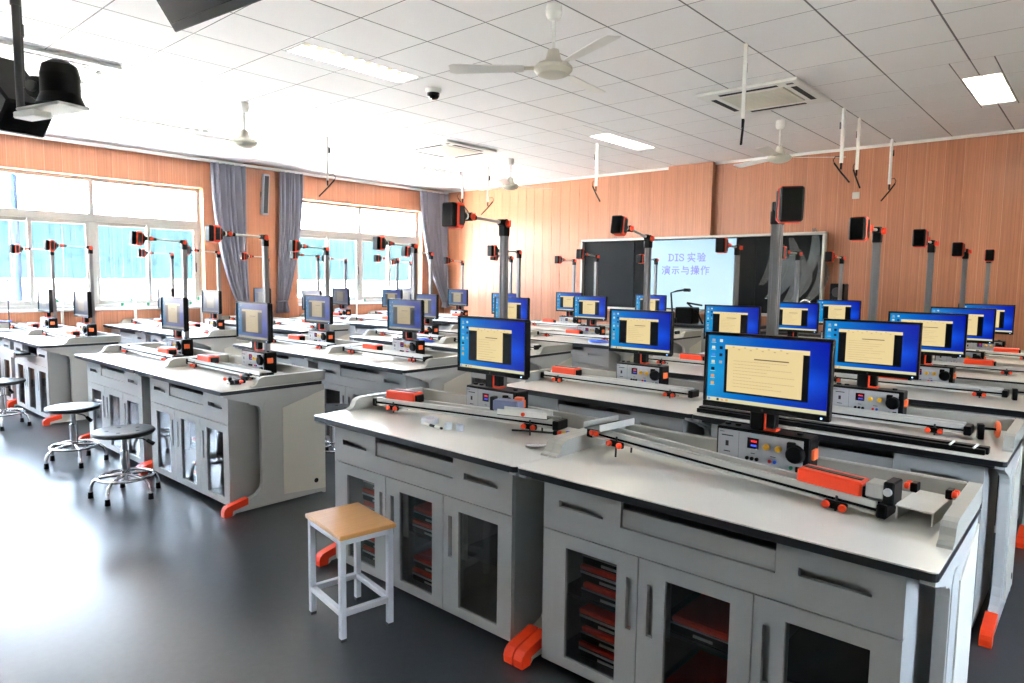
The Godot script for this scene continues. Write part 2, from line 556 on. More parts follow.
# ---------------------------------------------------------------- the room
const WINS := [[-9.10, -6.32], [-4.74, -1.80], [-1.35, 2.3]]
const SILL := 1.0
const HEAD := 2.78
const TRANSOM := 2.24

func build_room() -> void:
	var f := put(bx(WALL_X - 0.3, RIGHT_X + 0.3, -0.2, 0.0, FRONT_Z - 0.3, BACK_Z + 0.3), "floor", M["floor"])
	tag(f, "glossy dark slate grey resin floor of the laboratory", "floor", "", "structure")
	# window wall
	var st := S()
	var x0 := WALL_X - 0.25
	addb(st, x0, WALL_X + 0.009, 0, SILL, FRONT_Z - 0.25, BACK_Z + 0.25)
	addb(st, x0, WALL_X + 0.009, HEAD, CEIL + 0.2, FRONT_Z - 0.25, BACK_Z + 0.25)
	var z := FRONT_Z - 0.25
	for w in WINS:
		addb(st, x0, WALL_X + 0.009, SILL, HEAD, z, w[0])
		z = w[1]
	addb(st, x0, WALL_X + 0.009, SILL, HEAD, z, BACK_Z + 0.25)
	var wl := put(st, "wall_left", M["wood_joint"])
	tag(wl, "wood panelled wall with the daylight windows", "wall", "", "structure")
	# its planks
	var cuts := []
	z = FRONT_Z + 0.012
	while z < 0.4:
		cuts.append(z)
		z += 0.2
	for w in WINS:
		for e in w: cuts.append(e)
	cuts.sort()
	var k := 0
	for i in cuts.size() - 1:
		var a: float = cuts[i]
		var b: float = cuts[i + 1]
		if b - a < 0.012 or b > 0.5: continue
		var mid := (a + b) * 0.5
		var open := false
		for w in WINS:
			if mid > w[0] and mid < w[1]: open = true
		k += 1
		var m: Material = M["wood"] if k % 3 else M["wood_b"]
		var spans := [[0.1, SILL], [HEAD, CEIL]] if open else [[0.1, CEIL]]
		for s in spans:
			put(bx(WALL_X + 0.009, WALL_X + 0.012, s[0], s[1], a + 0.003, b - 0.003), "plank", m, wl)
	# clad column between the two windows
	var colm := put(bx(WALL_X + 0.0121, WALL_X + 0.10, 0.0, CEIL, -5.87, -5.38, 0.004), "trim_1", M["wood"])
	tag(colm, "wood clad column between the two windows", "column", "", "structure")
	# blackboard wall
	var wf := put(bx(WALL_X - 0.25, RIGHT_X + 0.25, 0, CEIL + 0.2, FRONT_Z - 0.25, FRONT_Z + 0.009), "wall_front", M["wood_joint"])
	tag(wf, "wood panelled wall behind the blackboard", "wall", "", "structure")
	var x := WALL_X + 0.014
	k = 0
	while x < RIGHT_X:
		k += 1
		put(bx(x + 0.003, minf(x + 0.197, RIGHT_X), 0.1, CEIL, FRONT_Z + 0.009, FRONT_Z + 0.012), "plank", M["wood"] if k % 3 else M["wood_b"], wf)
		x += 0.2
	var pil := put(bx(-5.29, -4.56, 0, CEIL, FRONT_Z + 0.0121, FRONT_Z + 0.11, 0.004), "trim_2", M["wood"])
	tag(pil, "shallow wood clad pillar above the blackboard screen", "column", "", "structure")
	# right wall with a window band towards the corridor, back wall
	st = S()
	addb(st, RIGHT_X, RIGHT_X + 0.25, 0, 0.85, FRONT_Z - 0.25, BACK_Z + 0.25)
	addb(st, RIGHT_X, RIGHT_X + 0.25, 1.8, CEIL + 0.2, FRONT_Z - 0.25, BACK_Z + 0.25)
	addb(st, RIGHT_X, RIGHT_X + 0.25, 0.85, 1.8, FRONT_Z - 0.25, -2.9)
	addb(st, RIGHT_X, RIGHT_X + 0.25, 0.85, 1.8, -1.85, BACK_Z + 0.25)
	var wr := put(st, "wall_right", M["paint"])
	tag(wr, "painted wall along the bench ends, opposite the windows", "wall", "", "structure")
	var wb := put(bx(WALL_X - 0.25, RIGHT_X + 0.25, 0, CEIL + 0.2, BACK_Z, BACK_Z + 0.25), "wall_back", M["paint"])
	tag(wb, "painted back wall facing the blackboard", "wall", "", "structure")
	# ceiling
	st = S()
	var slab := [Rect2(WALL_X - 0.3, FRONT_Z - 0.3, RIGHT_X - WALL_X + 0.6, BACK_Z - FRONT_Z + 0.6)]
	for L in LIGHTS:
		var left := []
		for p in slab: left.append_array(cut_rect(p, Rect2(L[0] - 0.149, L[1] - 0.569, 0.298, 1.138)))
		slab = left
	for p in slab: addb(st, p.position.x, p.end.x, CEIL + 0.0015, CEIL + 0.11, p.position.y, p.end.y)
	addb(st, WALL_X - 0.3, RIGHT_X + 0.3, CEIL + 0.11, CEIL + 0.25, FRONT_Z - 0.3, BACK_Z + 0.3)
	var ce := put(st, "ceiling", M["grid"])
	tag(ce, "white suspended tile ceiling on a metal grid", "ceiling", "", "structure")
	var spots := []
	for i in range(-12, 12):
		for j in range(-10, 14):
			var tx := -5.178 + 0.6 * j
			var tz := -4.119 - 0.6 * i
			var r := Rect2(maxf(tx, WALL_X), maxf(tz - 0.6, FRONT_Z), 0, 0)
			r.end = Vector2(minf(tx + 0.6, RIGHT_X), minf(tz, BACK_Z))
			if r.size.x < 0.03 or r.size.y < 0.03: continue
			spots.append(r)
	var eye := Vector2(0, 0)
	var fwd := Vector2(-sin(deg_to_rad(41.357)), -cos(deg_to_rad(41.357)))
	var shown := []
	var rest := []
	for r in spots:
		var c: Vector2 = r.get_center()
		var d := fwd.dot(c)
		if d > 1.6 and absf(fwd.cross(c)) < d * 0.80 + 0.4: shown.append(r)
		else: rest.append(r)
	shown.sort_custom(func(p, q): return p.get_center().length() < q.get_center().length())
	var more := S()
	var full: Mesh = bx(-0.2935, 0.2935, 0, 0.012, -0.295, 0.295, 0.001).commit()
	var count := 0
	for r in shown + rest:
		var pieces := [r]
		for L in LIGHTS:
			var hole := Rect2(L[0] - 0.15, L[1] - 0.57, 0.30, 1.14)
			var nxt := []
			for p in pieces:
				nxt.append_array(cut_rect(p, hole))
			pieces = nxt
		for p in pieces:
			if p.size.x < 0.02 or p.size.y < 0.02: continue
			var c: Vector2 = p.get_center()
			if count < 296 and r in shown:
				count += 1
				if absf(p.size.x - 0.6) < 0.001 and absf(p.size.y - 0.6) < 0.001:
					var o := put(full, "ceiling_tile", M["tile"], ce)
					o.position = Vector3(c.x, CEIL, c.y)
				else:
					put(bx(p.position.x + 0.004, p.end.x - 0.004, CEIL, CEIL + 0.012, p.position.y + 0.003, p.end.y - 0.003, 0.002), "ceiling_tile", M["tile"], ce)
			else:
				addb(more, p.position.x + 0.005, p.end.x - 0.005, CEIL, CEIL + 0.012, p.position.y + 0.003, p.end.y - 0.003)
	var mo := put(more, "ceiling_tiles_beyond", M["tile"], ce)
	mo.set_meta("kind", "stuff")
	# edge trims and curtain rail
	var t3 := put(bx(WALL_X + 0.013, RIGHT_X, CEIL - 0.035, CEIL, FRONT_Z + 0.0125, FRONT_Z + 0.03), "trim_3", M["white_plastic"])
	tag(t3, "white ceiling edge strip along the blackboard wall", "trim", "", "structure")
	var t4 := put(bx(WALL_X + 0.11, WALL_X + 0.16, CEIL - 0.07, CEIL - 0.03, FRONT_Z + 0.04, BACK_Z, 0.005), "trim_4", M["white_plastic"])
	tag(t4, "white curtain rail under the ceiling along the windows", "rail", "", "structure")
	var b1 := put(bx(WALL_X, WALL_X + 0.018, 0, 0.1, FRONT_Z, BACK_Z), "baseboard_left", M["dark_grey"])
	tag(b1, "dark skirting under the windows", "baseboard", "", "structure")
	var b2 := put(bx(WALL_X + 0.02, RIGHT_X, 0, 0.1, FRONT_Z, FRONT_Z + 0.018), "baseboard_front", M["dark_grey"])
	tag(b2, "dark skirting under the blackboard wall", "baseboard", "", "structure")

func cut_rect(r: Rect2, hole: Rect2) -> Array:
	var h := r.intersection(hole)
	if h.size.x <= 0.001 or h.size.y <= 0.001: return [r]
	var out := []
	if h.position.x > r.position.x: out.append(Rect2(r.position.x, r.position.y, h.position.x - r.position.x, r.size.y))
	if h.end.x < r.end.x: out.append(Rect2(h.end.x, r.position.y, r.end.x - h.end.x, r.size.y))
	if h.position.y > r.position.y: out.append(Rect2(h.position.x, r.position.y, h.size.x, h.position.y - r.position.y))
	if h.end.y < r.end.y: out.append(Rect2(h.position.x, h.end.y, h.size.x, r.end.y - h.end.y))
	return out

# x, z of the middle, material of the tubes, light energy
const LIGHTS := [[-4.86, -3.52, "lamp_dim", 1.0], [-4.84, -7.61, "lamp_dim", 1.0], [-0.97, -7.63, "lamp_lit", 1.3], [-8.46, -3.43, "", 0.0], [-8.47, -7.57, "", 0.0]]

func build_windows() -> void:
	for i in WINS.size():
		var a: float = WINS[i][0]
		var b: float = WINS[i][1]
		var w := thing("window_%d" % (i + 1), ["white framed window next to the blackboard wall corner", "white framed window on the back-row side of the wood clad column", "white framed window beside the back wall"][i], "window", Vector3(WALL_X - 0.16, 0, 0), 0, "", "structure")
		var mid := (a + b) * 0.5
		var st := S()
		var t := 0.05
		for q in [[a, a + t], [b - t, b]]: addb(st, -0.04, 0.04, SILL, HEAD, q[0], q[1], 0.004)
		for q in [[SILL, SILL + t], [HEAD - t, HEAD], [TRANSOM - 0.05, TRANSOM + 0.05]]: addb(st, -0.04, 0.04, q[0], q[1], a + t, b - t, 0.004)
		put(st, "outer_frame", M["upvc"], w)
		put(bx(-0.035, 0.035, TRANSOM + 0.05, HEAD - t, mid - 0.03, mid + 0.03, 0.004), "upper_mullion", M["upvc"], w)
		put(bx(-0.04, 0.04, SILL + t, TRANSOM - 0.05, mid - 0.035, mid + 0.035, 0.004), "lower_mullion", M["upvc"], w)
		for h in [[a + t, mid - 0.03], [mid + 0.03, b - t]]:
			put(bx(-0.006, 0.006, TRANSOM + 0.05, HEAD - t, h[0], h[1]), "pane", M["glass"], w)
		for h in [[a + t, mid - 0.035], [mid + 0.035, b - t]]:
			var c: float = (h[0] + h[1]) * 0.5
			var n := 0
			for g in [[h[0], c + 0.025], [c - 0.025, h[1]]]:
				var off := 0.018 if n == 0 else -0.022
				n += 1
				st = S()
				var y0 := SILL + t
				var y1 := TRANSOM - 0.05
				for q in [[g[0], g[0] + 0.05], [g[1] - 0.05, g[1]]]: addb(st, off - 0.016, off + 0.016, y0, y1, q[0], q[1], 0.003)
				for q in [[y0, y0 + 0.06], [y1 - 0.05, y1]]: addb(st, off - 0.016, off + 0.016, q[0], q[1], g[0] + 0.05, g[1] - 0.05, 0.003)
				var sash := put(st, "sliding_sash", M["upvc"], w)
				put(bx(off - 0.005, off + 0.005, y0 + 0.06, y1 - 0.05, g[0] + 0.05, g[1] - 0.05), "pane", M["glass"], sash)
				put(bx(off + 0.016, off + 0.03, 1.52, 1.66, g[0] + 0.015, g[0] + 0.032, 0.004), "latch", M["dark_grey"], sash)
		put(bx(-0.09, 0.20, SILL - 0.03, SILL + 0.002, a, b, 0.005), "sill_board", M["sill"], w)
	# corridor glazing in the right wall
	var r := thing("window_4", "plain glazed band in the wall opposite the daylight windows", "window", Vector3(RIGHT_X + 0.12, 0, 0), 0, "", "structure")
	var s2 := S()
	for q in [-2.9, -1.91]: addb(s2, -0.03, 0.03, 0.85, 1.8, q, q + 0.06, 0.004)
	for q in [0.85, 1.74]: addb(s2, -0.03, 0.03, q, q + 0.06, -2.9, -1.85, 0.004)
	put(s2, "outer_frame", M["upvc"], r)
	for q in [-2.84]: put(bx(-0.005, 0.005, 0.91, 1.74, q, q + 0.93), "pane", M["glass"], r)
	# curtains
	curtain("grey pleated curtain tied back on the back-row side of wood clad column", -4.80, -5.34, -5.16, -5.36, 1.05)
	curtain("grey pleated curtain tied back between wood clad column and corner window", -5.92, -6.34, -5.86, -6.02, 1.05)
	curtain("grey pleated curtain swept back into the blackboard wall corner", -8.93, -9.66, -9.55, -9.68, 0.98)

func curtain(label: String, t0: float, t1: float, b0: float, b1: float, ytie: float) -> void:
	var o := thing("curtain", label, "curtain", Vector3(WALL_X + 0.15, 0, 0))
	var nu := 90
	var nv := 26
	var grid := []
	for i in nv + 1:
		var row := []
		var v := float(i) / nv
		var y := lerpf(CEIL - 0.07, 0.87, v)
		var k := clampf((CEIL - 0.07 - y) / (CEIL - 0.07 - ytie), 0.0, 1.0)
		var e := pow(k, 2.2)
		var flare := clampf((ytie - y) / 0.3, 0.0, 1.0) * 0.06
		for j in nu + 1:
			var u := float(j) / nu
			var a := lerpf(t0, b0, e) + flare
			var b := lerpf(t1, b1, e) - flare
			var amp := lerpf(0.045, 0.055, e)
			var x := amp * sin(u * TAU * 6.5 + 0.9 * sin(u * 13.0)) + 0.012 * sin(u * 31.0 + y * 3.0)
			row.append(Vector3(x, y, lerpf(a, b, u) + 0.01 * sin(u * 40.0 + y)))
		grid.append(row)
	var st := S()
	st.set_smooth_group(0)
	for i in nv:
		for j in nu:
			for q in [[0, 0], [0, 1], [1, 1], [0, 0], [1, 1], [1, 0]]:
				st.add_vertex(grid[i + q[0]][j + q[1]])
	st.index()
	st.generate_normals()
	put(st, "cloth", M["curtain"], o)
	var tie := S()
	var pts := []
	for k in 20:
		var th := TAU * k / 20.0
		pts.append(Vector3(0.062 * cos(th), ytie + 0.012 * cos(th), (b0 + b1) * 0.5 + (absf(b1 - b0) * 0.5 + 0.012) * sin(th)))
	tube(tie, pts, 0.014, 6, true)
	put(tie, "tie_band", M["curtain"], o)
	for z in [t0, t1]:
		put(bx(-0.02, 0.02, CEIL - 0.075, CEIL - 0.06, z - 0.015, z + 0.015), "runner", M["white_plastic"], o)

func build_yard() -> void:
	var g := put(bx(-60, WALL_X - 0.3, -0.5, -0.3, -60, 40), "yard_ground", M["ground"])
	tag(g, "sunlit pale concrete yard outside the windows", "ground", "", "structure")
	var g2 := put(bx(RIGHT_X + 0.3, 40, -0.5, -0.3, -60, 40), "added_bounce_ground", M["paving"])  # unseen ground, added so the side window throws light up to the ceiling
	tag(g2, "unseen grey paving added outside the side window to bounce light", "ground", "", "structure")
	var h := thing("site_hoarding", "teal ribbed sheet fence standing across the yard outside windows", "fence", Vector3(-18.2, -0.3, 0))
	var z := -34.0
	var sheet := S()
	addb(sheet, -0.01, 0.01, 1.65, 3.15, 0.003, 0.997)
	for k in 5: addb(sheet, 0.0101, 0.02, 1.65, 3.15, 0.04 + 0.2 * k, 0.14 + 0.2 * k, 0.008)
	var me: Mesh = sheet.commit()
	while z < 12.0:
		var p := put(me, "fence_sheet", M["hoarding"], h)
		p.position.z = z
		z += 1.0
	put(bx(-0.12, 0.10, 0.0, 1.65, -34.0, 12.0), "base_wall", M["outer_wall"], h)
	put(bx(-0.03, 0.03, 3.15, 3.18, -34.0, 12.0), "top_rail", M["outer_wall"], h)
	var bp := S()
	cyl(bp, Vector3(-11.6, -0.3, -2.62), Vector3(-11.6, 4.4, -2.62), 0.05, -1, 14)
	tag(put(bp, "drain_pipe", M["blue_post"]), "blue upright pipe just outside the window", "pipe")

func build_front() -> void:
	var b := thing("blackboard", "wide framed blackboard with sliding boards on the wood wall", "blackboard", Vector3(0, 0, FRONT_Z + 0.115))
	var st := S()
	ring(st, -6.84, -2.90, 1.0, 2.15, -6.805, -2.935, 1.035, 2.115, 0, 0.10, 0.006)
	put(st, "frame", M["board_frame"], b)
	put(bx(-6.805, -2.935, 1.035, 2.115, 0.0, 0.02), "backing", M["slot"], b)
	put(bx(-6.80, -5.83, 1.04, 2.11, 0.021, 0.04, 0.002), "chalk_panel", M["chalkboard"], b)
	put(bx(-5.825, -5.625, 1.04, 2.11, 0.021, 0.035, 0.002), "side_panel", M["chalk_board_clear"], b)
	put(bx(-4.10, -3.84, 1.04, 2.11, 0.021, 0.035, 0.002), "side_panel", M["chalk_board_clear"], b)
	var right := put(bx(-3.835, -2.94, 1.04, 2.11, 0.021, 0.04, 0.002), "chalk_panel", M["chalk_board_clear"], b)
	chalk_smears(right)
	put(bx(-6.78, -2.95, 0.97, 1.0, 0.0, 0.13, 0.004), "chalk_ledge", M["wood_b"], b)
	var s := thing("interactive_screen", "large lit presentation screen with blue title lettering between blackboards", "screen", Vector3(0, 0, FRONT_Z + 0.16))
	st = S()
	ring(st, -5.62, -4.105, 1.03, 2.113, -5.605, -4.12, 1.055, 2.098, -0.009, 0.03, 0.004)
	put(st, "bezel", M["bezel"], s)
	put(bx(-5.605, -4.12, 1.055, 2.098, -0.009, 0.0), "panel_back", M["black"], s)
	put(screen_quad(-5.605, -4.12, 1.055, 2.098, 0.01), "display", M["slide"], s)
	var al := AreaLight3D.new()
	al.name = "screen_light"
	al.area_size = Vector2(1.45, 1.03)
	al.light_energy = 0.08
	al.light_color = Color(0.8, 0.92, 1.0)
	al.shadow_enabled = true
	al.set("area_range", 14.0)
	s.add_child(al)
	al.position = Vector3(-4.86, 1.577, 0.035)
	al.rotation.y = PI
	# teacher's desk
	var d := thing("teacher_desk", "grey steel teacher desk in front of the screen", "desk", Vector3(-4.2, 0, -8.75))
	put(bx(-0.95, 0.75, 0.05, 0.86, -0.32, 0.32, 0.006), "body", M["panel_grey"], d)
	put(bx(-0.98, 0.78, 0.86, 0.90, -0.35, 0.35, 0.006), "worktop", M["edge"], d)
	put(bx(-0.90, 0.10, 0.12, 0.80, 0.32, 0.335, 0.004), "front_panel", M["bench_grey"], d)
	put(bx(0.14, 0.70, 0.12, 0.80, 0.32, 0.335, 0.004), "front_panel", M["bench_grey"], d)
	var dc := thing("document_camera", "black document camera with a bent arm on teacher desk", "camera", Vector3(-4.60, 0.90, -8.60))
	put(bx(-0.10, 0.13, 0.0, 0.07, -0.13, 0.13, 0.01), "base", M["black"], dc)
	put(bx(0.09, 0.35, 0.0, 0.22, -0.12, 0.10, 0.012), "case", M["black"], dc)
	st = S()
	tube(st, [Vector3(0, 0.07, 0), Vector3(0.0, 0.14, 0), Vector3(-0.03, 0.41, 0.0), Vector3(0.05, 0.435, 0), Vector3(0.17, 0.455, 0)], 0.013, 8)
	put(st, "arm", M["black"], dc)
	put(bx(0.16, 0.26, 0.43, 0.475, -0.025, 0.025, 0.01), "camera_head", M["black"], dc)
	var st2 := S()
	tube(st2, [Vector3(0.46, 0.0, 0), Vector3(0.38, 0.15, 0), Vector3(0.22, 0.28, 0)], 0.014, 8)
	tube(st2, [Vector3(0.22, 0.28, 0.0), Vector3(0.44, 0.25, 0)], 0.012, 8)
	put(st2, "lamp_arm", M["black"], dc)
	var fc := thing("sink_faucet", "chrome gooseneck faucet at the front desk end", "faucet", Vector3(-2.92, 0.86, -8.7))
	st = S()
	var pts := [Vector3(0, 0.0, 0), Vector3(0, 0.3, 0)]
	for k in 9:
		pts.append(Vector3(0.07 - 0.07 * cos(PI * k / 8.0), 0.32 + 0.08 * sin(PI * k / 8.0), 0))
	pts.append(Vector3(0.14, 0.27, 0))
	tube(st, pts, 0.013, 8)
	put(st, "spout", M["chrome"], fc)
	st = S()
	cyl(st, Vector3(0, 0, 0), Vector3(0, 0.06, 0), 0.026, 0.02, 12)
	put(st, "base", M["chrome"], fc)
	var sk := thing("sink_cabinet", "grey steel sink cabinet under the chrome faucet", "cabinet", Vector3(-2.95, 0, -8.75))
	put(bx(-0.35, 0.45, 0.0, 0.82, -0.3, 0.3, 0.006), "body", M["panel_grey"], sk)
	put(bx(-0.37, 0.47, 0.82, 0.86, -0.32, 0.32, 0.006), "worktop", M["edge"], sk)
	var sp := thing("loudspeaker", "tall black loudspeaker standing beside the blackboard's right frame", "speaker", Vector3(-2.62, 0.0, -9.25))
	put(bx(-0.085, 0.085, 1.08, 1.47, -0.10, 0.10, 0.012), "cabinet", M["black"], sp)
	st = S()
	cyl(st, Vector3(0, 0.02, 0), Vector3(0, 1.08, 0), 0.02, -1, 12)
	put(st, "stand_pole", M["black"], sp)
	put(bx(-0.14, 0.14, 0.0, 0.02, -0.14, 0.14, 0.005), "stand_base", M["black"], sp)
	st = S()
	for y in [1.18, 1.36]: cyl(st, Vector3(0, y, 0.10), Vector3(0, y, 0.108), 0.06, 0.055, 18)
	put(st, "driver", M["dark_grey"], sp)
	tag(put(bx(-2.65, -2.565, 2.57, 2.655, FRONT_Z + 0.0121, FRONT_Z + 0.03, 0.004), "wall_plate", M["white_plastic"]), "small square white switch plate high on the wood wall", "wall plate")
	var bw := S()
	lathe(bw, [Vector2(0, 0), Vector2(0.05, 0), Vector2(0.10, 0.05), Vector2(0.115, 0.09), Vector2(0.105, 0.09), Vector2(0.09, 0.05), Vector2(0, 0.02)], Vector3(-3.50, 0.9, -8.55), 18)
	tag(put(bw, "brown_bowl", M["stool_wood"]), "small brown bowl on the end of the teacher desk", "bowl")

# wiped chalk: pale strokes of dust lying on the board
func chalk_smears(board: Node) -> void:
	var m := mat("chalk", Color(0.50, 0.52, 0.53, 0.42), 0.9)
	m.transparency = BaseMaterial3D.TRANSPARENCY_ALPHA
	var r := RandomNumberGenerator.new()
	r.seed = 4
	for k in 7:
		var st := S()
		var c := Vector3(-3.37 + 0.10 * k - 0.30, 1.62 + r.randf_range(-0.16, 0.16), 0.0405 + 0.0003 * k)
		var len_ := r.randf_range(0.26, 0.46)
		var wid := r.randf_range(0.05, 0.10)
		var bend := r.randf_range(0.1, 0.22)
		var pts := PackedVector2Array()
		var n := 12
		for i in n + 1:
			var t := -1.0 + 2.0 * i / n
			pts.append(Vector2(bend * (1.0 - t * t) * 0.7 + 0.25 * t * len_ - wid * (1.0 - t * t * 0.6), t * len_))
		for i in n + 1:
			var t := 1.0 - 2.0 * i / n
			pts.append(Vector2(bend * (1.0 - t * t) * 0.7 + 0.25 * t * len_ + wid * (1.0 - t * t * 0.6), t * len_))
		prism(st, pts, c, Vector3.RIGHT, Vector3.UP, Vector3(0, 0, 0.0002))
		put(st, "chalk_smear", m, board)

# ---------------------------------------------------------------- things on the ceiling
func build_ceiling_things() -> void:
	var names := ["lit recessed louvre light over the back benches, beside the dome camera", "lit recessed louvre light in front of the presentation screen", "bright recessed tube light nearest the right end of the blackboard wall", "unlit recessed louvre light near the windows, towards the room back", "unlit recessed louvre light near the windows and blackboard wall corner"]
	for i in LIGHTS.size():
		var L: Array = LIGHTS[i]
		var o := thing("ceiling_light", names[i], "ceiling light", Vector3(L[0], CEIL, L[1]), 0, "recessed ceiling lights")
		var st := S()
		var hx := 0.145
		var hz := 0.565
		addb(st, -hx, -hx + 0.008, 0.0, 0.09, -hz, hz)
		addb(st, hx - 0.008, hx, 0.0, 0.09, -hz, hz)
		addb(st, -hx, hx, 0.0, 0.09, -hz, -hz + 0.008)
		addb(st, -hx, hx, 0.0, 0.09, hz - 0.008, hz)
		addb(st, -hx, hx, 0.09, 0.098, -hz, hz)
		put(st, "housing", M["white_metal"], o)
		for x in [-0.06, 0.06]:
			st = S()
			cyl(st, Vector3(x, 0.05, -hz + 0.05), Vector3(x, 0.05, hz - 0.05), 0.016, -1, 10)
			put(st, "lamp_tube", M[L[2]] if L[2] != "" else M["white_plastic"], o)
		put(bx(-hx + 0.009, hx - 0.009, 0.072, 0.076, -hz + 0.009, hz - 0.009), "lamp_diffuser", M[L[2]] if L[2] != "" else M["white_metal"], o)
		put(bx(-0.004, 0.004, 0.004, 0.026, -hz + 0.008, hz - 0.008), "louvre_spine", M["aluminium"], o)
		for k in 9:
			var z := -hz + 0.11 + 0.113 * k
			put(bx(-hx + 0.008, hx - 0.008, 0.006, 0.026, z, z + 0.004), "louvre_blade", M["white_metal"], o)
		if L[3] > 0.0:
			var a := AreaLight3D.new()
			a.name = "lamp_light"
			a.area_size = Vector2(0.24, 1.05)
			a.light_energy = L[3]
			a.light_color = Color(1.0, 0.96, 0.86)
			a.shadow_enabled = true
			a.set("area_range", 16.0)
			o.add_child(a)
			a.position = Vector3(0, 0.03, 0)
			a.rotation.x = -PI / 2
	# air conditioning cassettes
	var acn := ["square white ceiling air conditioner beside the hanging microphone, fan and bright light", "square white ceiling air conditioner between dome camera and window corner", "square white ceiling air conditioner above the hanging black camera"]
	var acp := [[-2.63, -6.56], [-6.97, -6.56], [-6.92, -1.80]]
	for i in 3:
		var o := thing("air_conditioner", acn[i], "air conditioner", Vector3(acp[i][0], CEIL, acp[i][1]), 0, "ceiling air conditioners")
		var st := S()
		ring_flat(st, 0.47, 0.30, -0.03, -0.0005, 0.008)
		put(st, "panel", M["white_plastic"], o)
		put(bx(-0.29, 0.29, -0.034, -0.016, -0.29, 0.29, 0.006), "intake_grille", M["cream_plastic"], o)
		for k in 11:
			put(bx(-0.27, 0.27, -0.037, -0.0342, -0.255 + 0.05 * k, -0.245 + 0.05 * k), "grille_bar", M["cream_plastic"], o)
		for q in [[0.0, 0.375, 0.54, 0.05], [0.0, -0.375, 0.54, 0.05], [0.375, 0.0, 0.05, 0.54], [-0.375, 0.0, 0.05, 0.54]]:
			put(bx(q[0] - q[2] / 2, q[0] + q[2] / 2, -0.0325, -0.0302, q[1] - q[3] / 2, q[1] + q[3] / 2), "air_slot", M["slot"], o)
		put(bx(0.35, 0.41, -0.033, -0.0302, 0.36, 0.40, 0.003), "sensor", M["dark_grey"], o)
	# ceiling fans
	var fn := ["white three-blade ceiling fan over the back rows, away from windows", "white three-blade ceiling fan near blackboard, beside hanging microphones and air conditioner", "white three-blade ceiling fan in front of the blackboard wall near the window corner", "white three-blade ceiling fan near the windows over the back rows"]
	var fp := [[-2.83, -3.585, 22.0], [-2.86, -7.65, 205.0], [-6.79, -7.63, 300.0], [-6.81, -3.535, 95.0]]
	for i in 4:
		var o := thing("ceiling_fan", fn[i], "ceiling fan", Vector3(fp[i][0], 0, fp[i][1]), 0, "ceiling fans")
		var st := S()
		lathe(st, [Vector2(0, CEIL - 0.0005), Vector2(0.05, CEIL - 0.0005), Vector2(0.055, CEIL - 0.05), Vector2(0.04, CEIL - 0.09), Vector2(0.018, CEIL - 0.10), Vector2(0, CEIL - 0.10)], Vector3.ZERO, 18)
		put(st, "canopy", M["white_plastic"], o)
		st = S()
		cyl(st, Vector3(0, 2.93, 0), Vector3(0, CEIL - 0.09, 0), 0.012, -1, 10)
		put(st, "down_rod", M["white_plastic"], o)
		st = S()
		lathe(st, [Vector2(0.012, 2.965), Vector2(0.035, 2.955), Vector2(0.05, 2.90), Vector2(0.062, 2.875), Vector2(0.105, 2.865), Vector2(0.125, 2.845), Vector2(0.125, 2.825), Vector2(0.10, 2.80), Vector2(0.06, 2.785), Vector2(0, 2.78)], Vector3.ZERO, 28)
		put(st, "motor_housing", M["cream_plastic"], o)
		for k in 3:
			var th := deg_to_rad(fp[i][2] + 120.0 * k)
			var d := Vector3(cos(th), 0, sin(th))
			var s := Vector3(-sin(th), 0, cos(th))
			var b := Basis(d, Vector3.UP, s)
			st = S()
			var tilt := b * Basis(Vector3.RIGHT, 0.16)
			box(st, d * 0.16 + Vector3(0, 2.842, 0), Vector3(0.14, 0.006, 0.04), 0.002, tilt)
			put(st, "blade_bracket", M["cream_plastic"], o)
			st = S()
			prism(st, PackedVector2Array([Vector2(0.19, -0.045), Vector2(0.64, -0.068), Vector2(0.675, -0.05), Vector2(0.68, 0.05), Vector2(0.64, 0.068), Vector2(0.19, 0.045)]), Vector3(0, 2.838, 0), tilt.x, tilt.z, tilt.y * 0.004)
			put(st, "blade", M["white_plastic"], o)
	# dome camera
	var dc := thing("dome_camera", "small white dome security camera on the ceiling", "camera", Vector3(-4.90, CEIL, -4.41))
	var sd := S()
	lathe(sd, [Vector2(0, -0.0005), Vector2(0.075, -0.0005), Vector2(0.075, -0.025), Vector2(0.06, -0.04), Vector2(0, -0.04)], Vector3.ZERO, 20)
	put(sd, "base", M["white_plastic"], dc)
	sd = S()
	lathe(sd, [Vector2(0.06, -0.04), Vector2(0.055, -0.07), Vector2(0.04, -0.09), Vector2(0.0, -0.10)], Vector3.ZERO, 20)
	put(sd, "dome", M["black_gloss"], dc)
	# hanging microphones
	var mics := [[-2.173, -5.05, 110.0, "between fan and ceiling air conditioner, away from windows"], [-2.171, -7.49, 155.0, "farther from blackboard in pair near air conditioner"], [-2.167, -8.03, 126.0, "nearer blackboard in pair near air conditioner"], [-2.163, -9.43, 58.0, "right against the blackboard wall"], [-5.155, -7.47, 155.0, "beside the lit louvre light near blackboard"], [-7.584, -5.035, 52.0, "near the windows, third row"], [-7.584, -7.425, 190.0, "farther from blackboard in window corner pair"], [-7.595, -8.0, 60.0, "nearer blackboard in window corner pair"]]
	for m in mics:
		var o := thing("hanging_microphone", "thin white drop pole with black microphone, " + m[3], "microphone", Vector3(m[0], 0, m[1]), deg_to_rad(m[2]), "hanging microphones")
		var st := S()
		addb(st, -0.014, 0.014, 2.69, CEIL - 0.0005, -0.014, 0.014, 0.003)
		put(st, "drop_pole", M["white_plastic"], o)
		put(bx(0.0141, 0.035, 3.03, 3.10, -0.015, 0.015, 0.003), "junction_box", M["black"], o)
		st = S()
		cyl(st, Vector3(0, 2.625, 0), Vector3(0, 2.69, 0), 0.010, -1, 8)
		put(st, "joint", M["black"], o)
		st = S()
